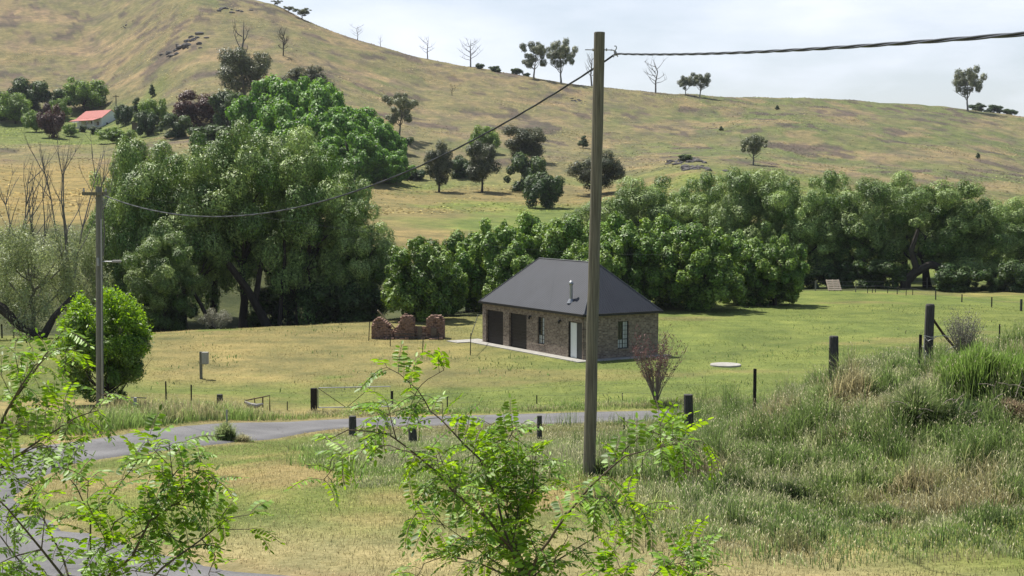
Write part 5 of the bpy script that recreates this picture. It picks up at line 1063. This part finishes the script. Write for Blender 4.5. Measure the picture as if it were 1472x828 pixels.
# upper left branches
locust('locust_tree', 'locust branches with bare pale stems reaching in from the left edge', 7.8,
 [([(-160, 1150), (-140, 850), (-90, 720), (-20, 690), (25, 655), (70, 625), (110, 600), (140, 590)], [0, 0, 0, 0, 0, 0, -.1, -.1], .016, .75),
  ([(-140, 850), (-60, 700), (-10, 640), (10, 590), (38, 550), (62, 515), (80, 490), (90, 475)], [0, .3, .3, .3, .3, .3, .3, .3], .018, .38), ([(10, 590), (30, 555), (50, 525), (70, 512)], [.3, .1, .1, .1], .010, .35), ([(38, 550), (30, 520), (45, 500)], [.3, .3, .3], .006, .5),
  ([(25, 655), (60, 640), (90, 645), (105, 650)], [0, 0, 0, 0], .006, .8), ([(-20, 690), (10, 680), (30, 690), (50, 700)], [0, .1, .1, .1], .006, .9), ([(-10, 640), (20, 625), (50, 600), (90, 590)], [.3, .3, .3, .3], .007, .8), ([(-90, 720), (-30, 740), (10, 750)], [0, 0, 0], .008, .9), ([(62, 515), (85, 500), (110, 505)], [.3, .2, .2], .006, .6)], 12, base=(-160, 7.8), tw=.4)
# big locust shrub behind the left pole
def shrub_locust():
    p = onground(152, 54.5); e = empty('locust_shrub', p, 'bushy bright green locust growing round the foot of the left power pole', 'shrub'); e.scale = (1, 1, 1)
    top = zat(p, 424)-p.z
    cm_ = crown_mesh('foliage', top, 3.3, .1, 70, .38, 32000, .12, .06, M['elm'], 5001, shape=lambda u: 1.0-.25*u if u > .2 else .9)
    link('foliage', cm_, e)
    g = np.random.default_rng(3); n = 17000; d = rot_rand(n, g); d[:, 2] = np.abs(d[:, 2])*1.1-.1; C = np.stack([d[:, 0]*1.6-.15, d[:, 1]*1.4-.1, top*.55+d[:, 2]*top*.46], 1)+g.normal(0, .16, (n, 3))
    keep = (C[:, 2] > .35*top)&((fbm(C[:, 0]*2+9, C[:, 2]*2+C[:, 1], 6, 2) > .42)); C = C[keep]; n = len(C); nr = rot_rand(n, g)*.7+np.array((0, 0, .5)); nr /= np.linalg.norm(nr, axis=1)[:, None]
    v, f, t = leaves(C, nr, .15*g.uniform(.6, 1.3, n), .06, g.random((n, 3)), g, .2); link('fresh_leaves', npmesh('fresh_leaves', v, f, M['locust'], t), e)
    link('trunk', trunk_mesh('trunk', 3, .09, 1.5, 9, M['bark'], 44, (0, 0), .5, .1), e)
shrub_locust()

# ------------------------------------------------------------------ grass
def blades(X, Y, H, Wd, cb, ct, g, lean=.35, head=None, headc=None):
    """two-segment blades; colour runs from the living base to the dry tip"""
    n = len(X); Z = G(X, Y); a = g.uniform(0, 2*np.pi, n); l = np.abs(g.normal(0, lean, n)); dx, dy = np.cos(a), np.sin(a); fa = g.uniform(0, np.pi, n); wx, wy = np.cos(fa), np.sin(fa)
    B = np.stack([X, Y, Z-.02], 1); W = np.stack([wx, wy, np.zeros(n)], 1)*(Wd[:, None]/2)
    Mv = B+np.stack([dx*l*H*.3, dy*l*H*.3, H*.6], 1); Tv = B+np.stack([dx*l*H*.9, dy*l*H*.9, H*(1-.25*l)], 1)
    V = np.stack([B-W, B+W, Mv+W*.8, Mv-W*.8, Tv+W*.25, Tv-W*.25], 1); c = np.stack([cb, cb, (cb+ct)/2, (cb+ct)/2, ct, ct], 1)
    idx = np.arange(n*6).reshape(n, 6); Fc = np.concatenate([idx[:, [0, 1, 2, 3]], idx[:, [3, 2, 4, 5]]]); V = V.reshape(-1, 3); c = c.reshape(-1, 3)
    if head is not None:
        k_ = head; m_ = k_.sum(); T2 = Tv[k_]; hw = np.stack([wx, wy, np.zeros(n)], 1)[k_]*.008; hh = (g.uniform(.03, .075, m_))[:, None]*np.stack([dx[k_]*.5, dy[k_]*.5, np.ones(m_)*.8], 1)
        V2 = np.stack([T2-hh*.2, T2+hw+hh*.3, T2+hh, T2-hw+hh*.3], 1).reshape(-1, 3); i2 = np.arange(m_*4).reshape(m_, 4)+len(V); V = np.concatenate([V, V2]); Fc = np.concatenate([Fc, i2]); c = np.concatenate([c, np.repeat(headc[k_], 4, 0)])
    return V, Fc, c
def scatter(n, x0, x1, y0, y1, g, fn):
    X = g.uniform(x0, x1, n); Y = g.uniform(y0, y1, n); k_ = g.random(n) < fn(X, Y); return X[k_], Y[k_]
def field(name, n, box, fn, hfn, wd, colfn, label, seed, headp=0, lean=.35):
    g = np.random.default_rng(seed); X, Y = scatter(n, *box, g, fn); H = hfn(X, Y)*g.uniform(.55, 1.25, len(X)); cb, ct = colfn(X, Y, g)
    jit = g.uniform(.7, 1.3, (len(X), 1)); cb = cb*jit; ct = ct*jit
    hd = (g.random(len(X)) < headp) if headp else None; hc = np.tile(np.array([(.36, .345, .22)]), (len(X), 1))*g.uniform(.7, 1.2, (len(X), 1)) if headp else None
    V, Fc, c = blades(X, Y, H, np.full(len(X), wd), cb, ct, g, lean, hd, hc); o = link(name, npmesh(name, V, Fc, M['grass'], c, 'col')); return tag(o, label, 'grass', kind='stuff')
GR = np.array((.125, .200, .045)); GR2 = np.array((.200, .275, .080)); ST = np.array((.34, .285, .155)); PALE = np.array((.36, .35, .20)); DK = np.array((.055, .11, .035)); BR = np.array((.26, .19, .13))
def mixn(a, b, t): t = np.asarray(t)[:, None]; return a*(1-t)+b*t
offroad = lambda X, Y, m=2.15: (road_dist(X, Y) > m).astype(float)
def vis(X, Y, pad=60): p = px_of(X, Y); return ((p > -pad)&(p < 1472+pad)).astype(float)
# bank grass on the right: long, mixed green and seeded
def bank_d(X, Y): 
    px = px_of(X, Y); b = ss(840, 1030, px+160*(fbm(X/1.5, Y/1.5, 9, 3)-.5)*2); lo = ss(20.5, 25.5, Y+5*(fbm(X/3, Y/3, 12, 2)-.5)+ss(1300, 1472, px)*1.5)
    return b*lo*vis(X, Y, 420)*ss(54.5, 53, Y)
def bank_c(X, Y, g):
    t = fbm(X/1.3, Y/1.3, 33, 3)+g.normal(0, .06, len(X)); cb = mixn(GR, DK, ss(.45, .7, 1-t)); ct = mixn(GR2, PALE, .95*ss(.40, .60, t+.08*ss(1250, 1050, px_of(X, Y)))); dk_ = ss(.36, .28, fbm(X/.8, Y/.8, 39, 2))[:, None]; cb = cb*(1-.5*dk_); ct = ct*(1-.45*dk_); 
    cl = ss(.54, .64, fbm(X/.55, Y/.55, 44, 2))[:, None]; cb = cb*(1-.55*cl); ct = ct*(1-cl)+(GR*.9+.1*PALE)*cl
    dry = ss(.62, .72, fbm(X/2.1+4, Y/1.8, 37, 3)); return mixn(cb, BR, dry*.5), mixn(ct, ST, dry*.8)
field('bank_grass', 520000, (.5, 27, 20, 55), bank_d, lambda X, Y: (.14+.22*ss(23, 30, Y)-.10*ss(33, 36, Y)+.30*ss(47, 51, Y)*ss(940, 1000, px_of(X, Y)))*(.35+1.3*fbm(X/1.1, Y/1.1, 43, 3))*(1+1.1*ss(.56, .66, fbm(X/.55, Y/.55, 44, 2))), .015, bank_c, 'long seeding grass covering the bank on the right', 1, .30, .45)
def stalk_d(X, Y): return bank_d(X, Y)*ss(.42, .6, fbm(X/1.7, Y/1.7, 49, 3))*ss(22, 26, Y)
def stalk_c(X, Y, g): n = len(X); return mixn(GR*np.ones((n, 1)), PALE, g.random(n)), np.ones((n, 1))*PALE*1.05
field('seeding_stalks', 42000, (.5, 21, 21, 42), stalk_d, lambda X, Y: .34+.34*fbm(X/1.5, Y/1.5, 59, 2)-.15*ss(33, 36, Y), .006, stalk_c, 'tall thin pale seeding stalks standing above the bank grass', 7, .9, .45)
# rough grass round the fence line below the driveway, centre
def mid_d(X, Y):
    px = px_of(X, Y); r_ = road_dist(X, Y); return ss(430, 520, px+30*np.sin(Y))*ss(1040, 900, px)*ss(26, 33, Y+5*(fbm(X/3, Y/3, 14, 2)-.5))*ss(1.95, 2.5, r_)*(Y < 56)
def mid_c(X, Y, g):
    t = fbm(X/1.6, Y/1.6, 53, 3)+g.normal(0, .07, len(X)); d_ = ss(44, 50, Y); cb = mixn(mixn(GR*.9, DK, ss(.5, .7, t)), BR, d_*.5); ct = mixn(GR2, PALE*.85, ss(.46, .66, t+.05)); return cb, mixn(ct, ST*.85, d_*.6)
field('fence_line_grass', 190000, (-6.5, 6.5, 28, 56), mid_d, lambda X, Y: (.12+.22*ss(29, 34, Y)*ss(41, 37, Y))*(.4+1.2*fbm(X/.9, Y/.9, 63, 2)), .016, mid_c, 'rough seeding grass along the near fence posts in the centre', 2, .2, .5)
# verge beyond the driveway
def verge_d(X, Y):
    r_ = road_dist(X, Y); px = px_of(X, Y); n_ = fbm(X/1.4, Y/1.4, 15, 3); up_ = (X*0+1); side = Y > np.interp(X, ROAD[:150][::-1, 0], ROAD[:150][::-1, 1])
    wdt = 2.9+1.6*ss(480, 300, px)+2*(n_-.5); return side*ss(2.0, 2.7, r_)*ss(wdt+1.6, wdt+.3, r_)*vis(X, Y)*(.35+.65*ss(.3, .6, n_))
def verge_c(X, Y, g):
    t = fbm(X/1.3, Y/1.3, 73, 3)+g.normal(0, .08, len(X)); return mixn(GR, DK, ss(.5, .7, t)), mixn(GR2*1.05, ST, ss(.40, .6, t+.03))
field('verge_grass', 200000, (-20, 12, 42, 64), verge_d, lambda X, Y: (.20+.42*ss(520, 250, px_of(X, Y))+.12*ss(500, 1000, px_of(X, Y)))*(.35+1.1*fbm(X/1.2, Y/1.2, 83, 3)), .022, verge_c, 'uneven tall grass and weeds on the far verge of the driveway', 3, .25)
# short dry lawn inside the bend and in the foreground
def lawn_d(X, Y): return vis(X, Y, 90)*offroad(X, Y, 1.9)*ss(17, 19, Y)*(.5+.5*fbm(X/1.0, Y/1.0, 16, 2))
def lawn_c(X, Y, g):
    c = zone(X, Y)*1.12; k_ = g.random(len(X)) < .35; c2 = np.where(k_[:, None], c*.0+ST*.9, c*1.05); return c*.9, c2
field('short_grass', 330000, (-16, 15, 17, 52), lawn_d, lambda X, Y: .045+.06*fbm(X/1.5, Y/1.5, 93, 2)+.06*ss(-3, 2, X)*ss(24, 30, Y), .013, lawn_c, 'short dry and green mown grass inside the bend of the driveway', 4, 0, .95)
# paddock: sparse low tufts that break up the even turf
def pad_d(X, Y): return vis(X, Y)*ss(57, 60, Y)*ss(2.0, 2.6, road_dist(X, Y))*(.25+.75*ss(.4, .65, fbm(X/3, Y/3, 17, 3)))*ss(900, 500, Y)*np.clip(60/Y, 0, 1)**1.5
def pad_c(X, Y, g): c = zone(X, Y); return c*.85, c*g.uniform(.8, 1.35, (len(X), 1))
field('paddock_grass', 220000, (-42, 42, 57, 112), pad_d, lambda X, Y: .05+.07*fbm(X/2, Y/2, 99, 2), .03, pad_c, 'close-grazed grass tufts across the paddock', 5, 0, 1.1)
def weed_d(X, Y): return vis(X, Y)*ss(2.3, 2.8, road_dist(X, Y))*ss(.55, .72, fbm(X/4, Y/4, 27, 3))*np.clip(60/Y, 0, 1)
def weed_c(X, Y, g): n = len(X); return DK*np.ones((n, 1)), mixn(GR*.8, ST*.8, g.random(n) > .6)
field('paddock_weeds', 14000, (-42, 42, 56, 112), weed_d, lambda X, Y: .10+.16*fbm(X/2, Y/2, 29, 2), .05, weed_c, 'scattered darker weeds standing a little above the paddock turf', 8, .05, .8)
# tussocks over the hill
def tus_d(X, Y): return vis(X, Y)*(.15+.85*ss(.45, .7, fbm(X/14, Y/20, 18, 3)))*(G(X, Y) > 6)
def tus_c(X, Y, g): c = zone(X, Y)*g.uniform(.95, 1.5, (len(X), 1)); return c, c
field('hill_tussocks', 160000, (-200, 180, 150, 500), tus_d, lambda X, Y: .10+.12*fbm(X/8, Y/8, 98, 2), .45, tus_c, 'low tussocks scattered over the hillside', 6, 0, 1.3)

# single large tussocks and weeds that stand out
def tussock(px, D, w_, h_, n, lab, seed, cb=DK, ct=GR2, mixp=.4, hang=.5, name='grass_tussock', nh=.1, flat=False):
    g = np.random.default_rng(seed); p = onground(px, D); a = g.uniform(0, 6.283, n); r = np.abs(g.normal(0, .48, n))*(1+.35*np.sin(a*3+seed)+.2*np.sin(a*5+2*seed)); r = np.minimum(r, 1.5); X = p.x+r*np.cos(a)*w_/2; Y = p.y+r*np.sin(a)*w_/2*.7
    if flat: u_ = g.uniform(-1, 1, n); X = p.x+u_*w_/2; Y = p.y+g.normal(0, .22, n)+.18*np.sin(u_*7+seed); r = np.abs(u_)**3*.9
    H = h_*np.clip(1-.45*r, .25, 1)*(1 if not flat else .65+.6*fbm(X/.35, Y/.35, 46, 2))*g.uniform(.6, 1.15, n); t = g.random((n, 1)); m_ = ss(.5, 1.2, r)[:, None]; c1 = (cb*(1-m_)+GR*m_)*g.uniform(.6, 1.3, (n, 1)); ct = ct*(1-m_)+GR2*m_; c2 = (ct*(1-mixp*t)+PALE*mixp*t)*g.uniform(.7, 1.3, (n, 1))
    V, Fc, c = blades(X, Y, H, np.full(n, .018), c1, c2, g, hang, g.random(n) < nh, np.tile(np.array([(.25, .24, .15)]), (n, 1))); V = V-np.array(p)
    o = link(name, npmesh(name, V, Fc, M['grass'], c, 'col'), None, p); return tag(o, lab, 'grass clump', 'large grass clumps on the bank' if px > 960 else None)
LG = np.array((.20, .33, .055))
tussock(1319, 29.4, .55, .95, 2600, 'tall dark narrow grass clump hanging down the bank below the strainer post', 1, np.array((.030, .055, .022)), GR*.7, .3, .8)
tussock(1428, 30.4, 2.1, 1.0, 11000, 'long bright green bank of reedy grass above the dark hollow at the right edge', 2, np.array((.07, .11, .03)), LG*.9, .15, .18, flat=True)
tussock(1510, 30.2, 1.4, .9, 3600, 'bright reedy clump cut by the right edge', 4, DK, LG, .1); tussock(1392, 29.3, 1.5, .42, 3600, 'low dark clump standing in for the shade of the hollow under the bright reeds', 5, np.array((.02, .03, .016)), DK*.8, .1, 1.0, nh=.0)  # near-black low clump imitates the shade below the overhanging reeds
tussock(1458, 29.3, 1.3, .38, 2400, 'brown dead-stalked clump in the hollow at the right edge', 6, np.array((.06, .045, .03)), BR, .3, 1.1); tussock(1278, 24.2, 1.0, .42, 1900, 'dark green tussock low on the bank near the mown grass', 7, DK*.7, GR, .3, .6)
tussock(1078, 30.5, 1.3, .5, 2200, 'dark green clump at the left part of the bank', 8, DK*.8, GR*1.1, .4); tussock(1012, 29.4, 1.0, .45, 1700, 'shaded clump at the left foot of the bank', 9, DK*.7, GR, .5, .6); tussock(1148, 26.4, 1.3, .38, 1700, 'light green clump at the foot of the bank', 10, DK, GR2, .6)
tussock(1225, 29.8, 1.0, .4, 1500, 'dry brown clump in the middle of the bank', 11, np.array((.10, .07, .05)), ST, .4, .9); tussock(1180, 33.5, 1.0, .55, 1500, 'round green weed clump high on the bank left of the lone thick post', 12, DK, GR2, .3, .7)
tussock(320, 43.6, .7, .62, 1500, 'weedy tuft on the near edge of the driveway round the pale marker post', 13, DK*1.1, GR2, .5, .5, nh=.1); tussock(292, 43.2, .8, .22, 700, 'low dark weeds on the driveway edge left of the marker tuft', 14, DK, GR, .5, .8)
tussock(345, 43.5, .6, .28, 900, 'brownish weeds right of the marker tuft', 15, BR*.6, PALE, .5, .8); tussock(862, 30.2, .6, .45, 900, 'shaded grass clump at the foot of the tall pole', 16, DK*.6, GR*.8, .3, .7)
# dead stalks in the hollow of the bank
g = random.Random(31)
for (px, D, zz, n, lab) in ((1305, 29.2, .45, 11, 'pale broken dead stalks in the tall dark clump on the bank'), (1388, 28.9, .6, 12, 'pale dead stalks over the dark hollow on the bank'), (1452, 29.0, .65, 16, 'radiating brown dead stalks at the right edge of the bank')):
    p = onground(px, D); mb = MB()
    for i in range(n):
        a_ = Vector((g.uniform(-.35, .35), g.uniform(-.45, -.1), zz+g.uniform(-.3, .25))); d_ = Vector((g.uniform(-1, 1), g.uniform(-.5, .1), g.uniform(-.7, .6))).normalized()*g.uniform(.2, .55); mb.tube([a_, a_+d_*.5+Vector((0, 0, .03)), a_+d_], [.011, .009, .004], 5)
    tag(mb.build('dead_stalks', M['reltwig'], None, p), lab, 'dead stalks', 'dead stalks in the bank')

# ------------------------------------------------------------------ air between here and the hill
mb = MB(); mb.box(-900, 900, -60, 760, -9, 150)
hm = bpy.data.materials.new('haze'); hm.use_nodes = True; ht = hm.node_tree; ht.nodes.clear(); ho = ht.nodes.new('ShaderNodeOutputMaterial'); hv = ht.nodes.new('ShaderNodeVolumePrincipled')
hv.inputs['Color'].default_value = (.86, .91, 1, 1); hv.inputs['Density'].default_value = .00009; ht.links.new(hv.outputs[0], ho.inputs['Volume'])
tag(mb.build('haze', hm), kind='stuff')
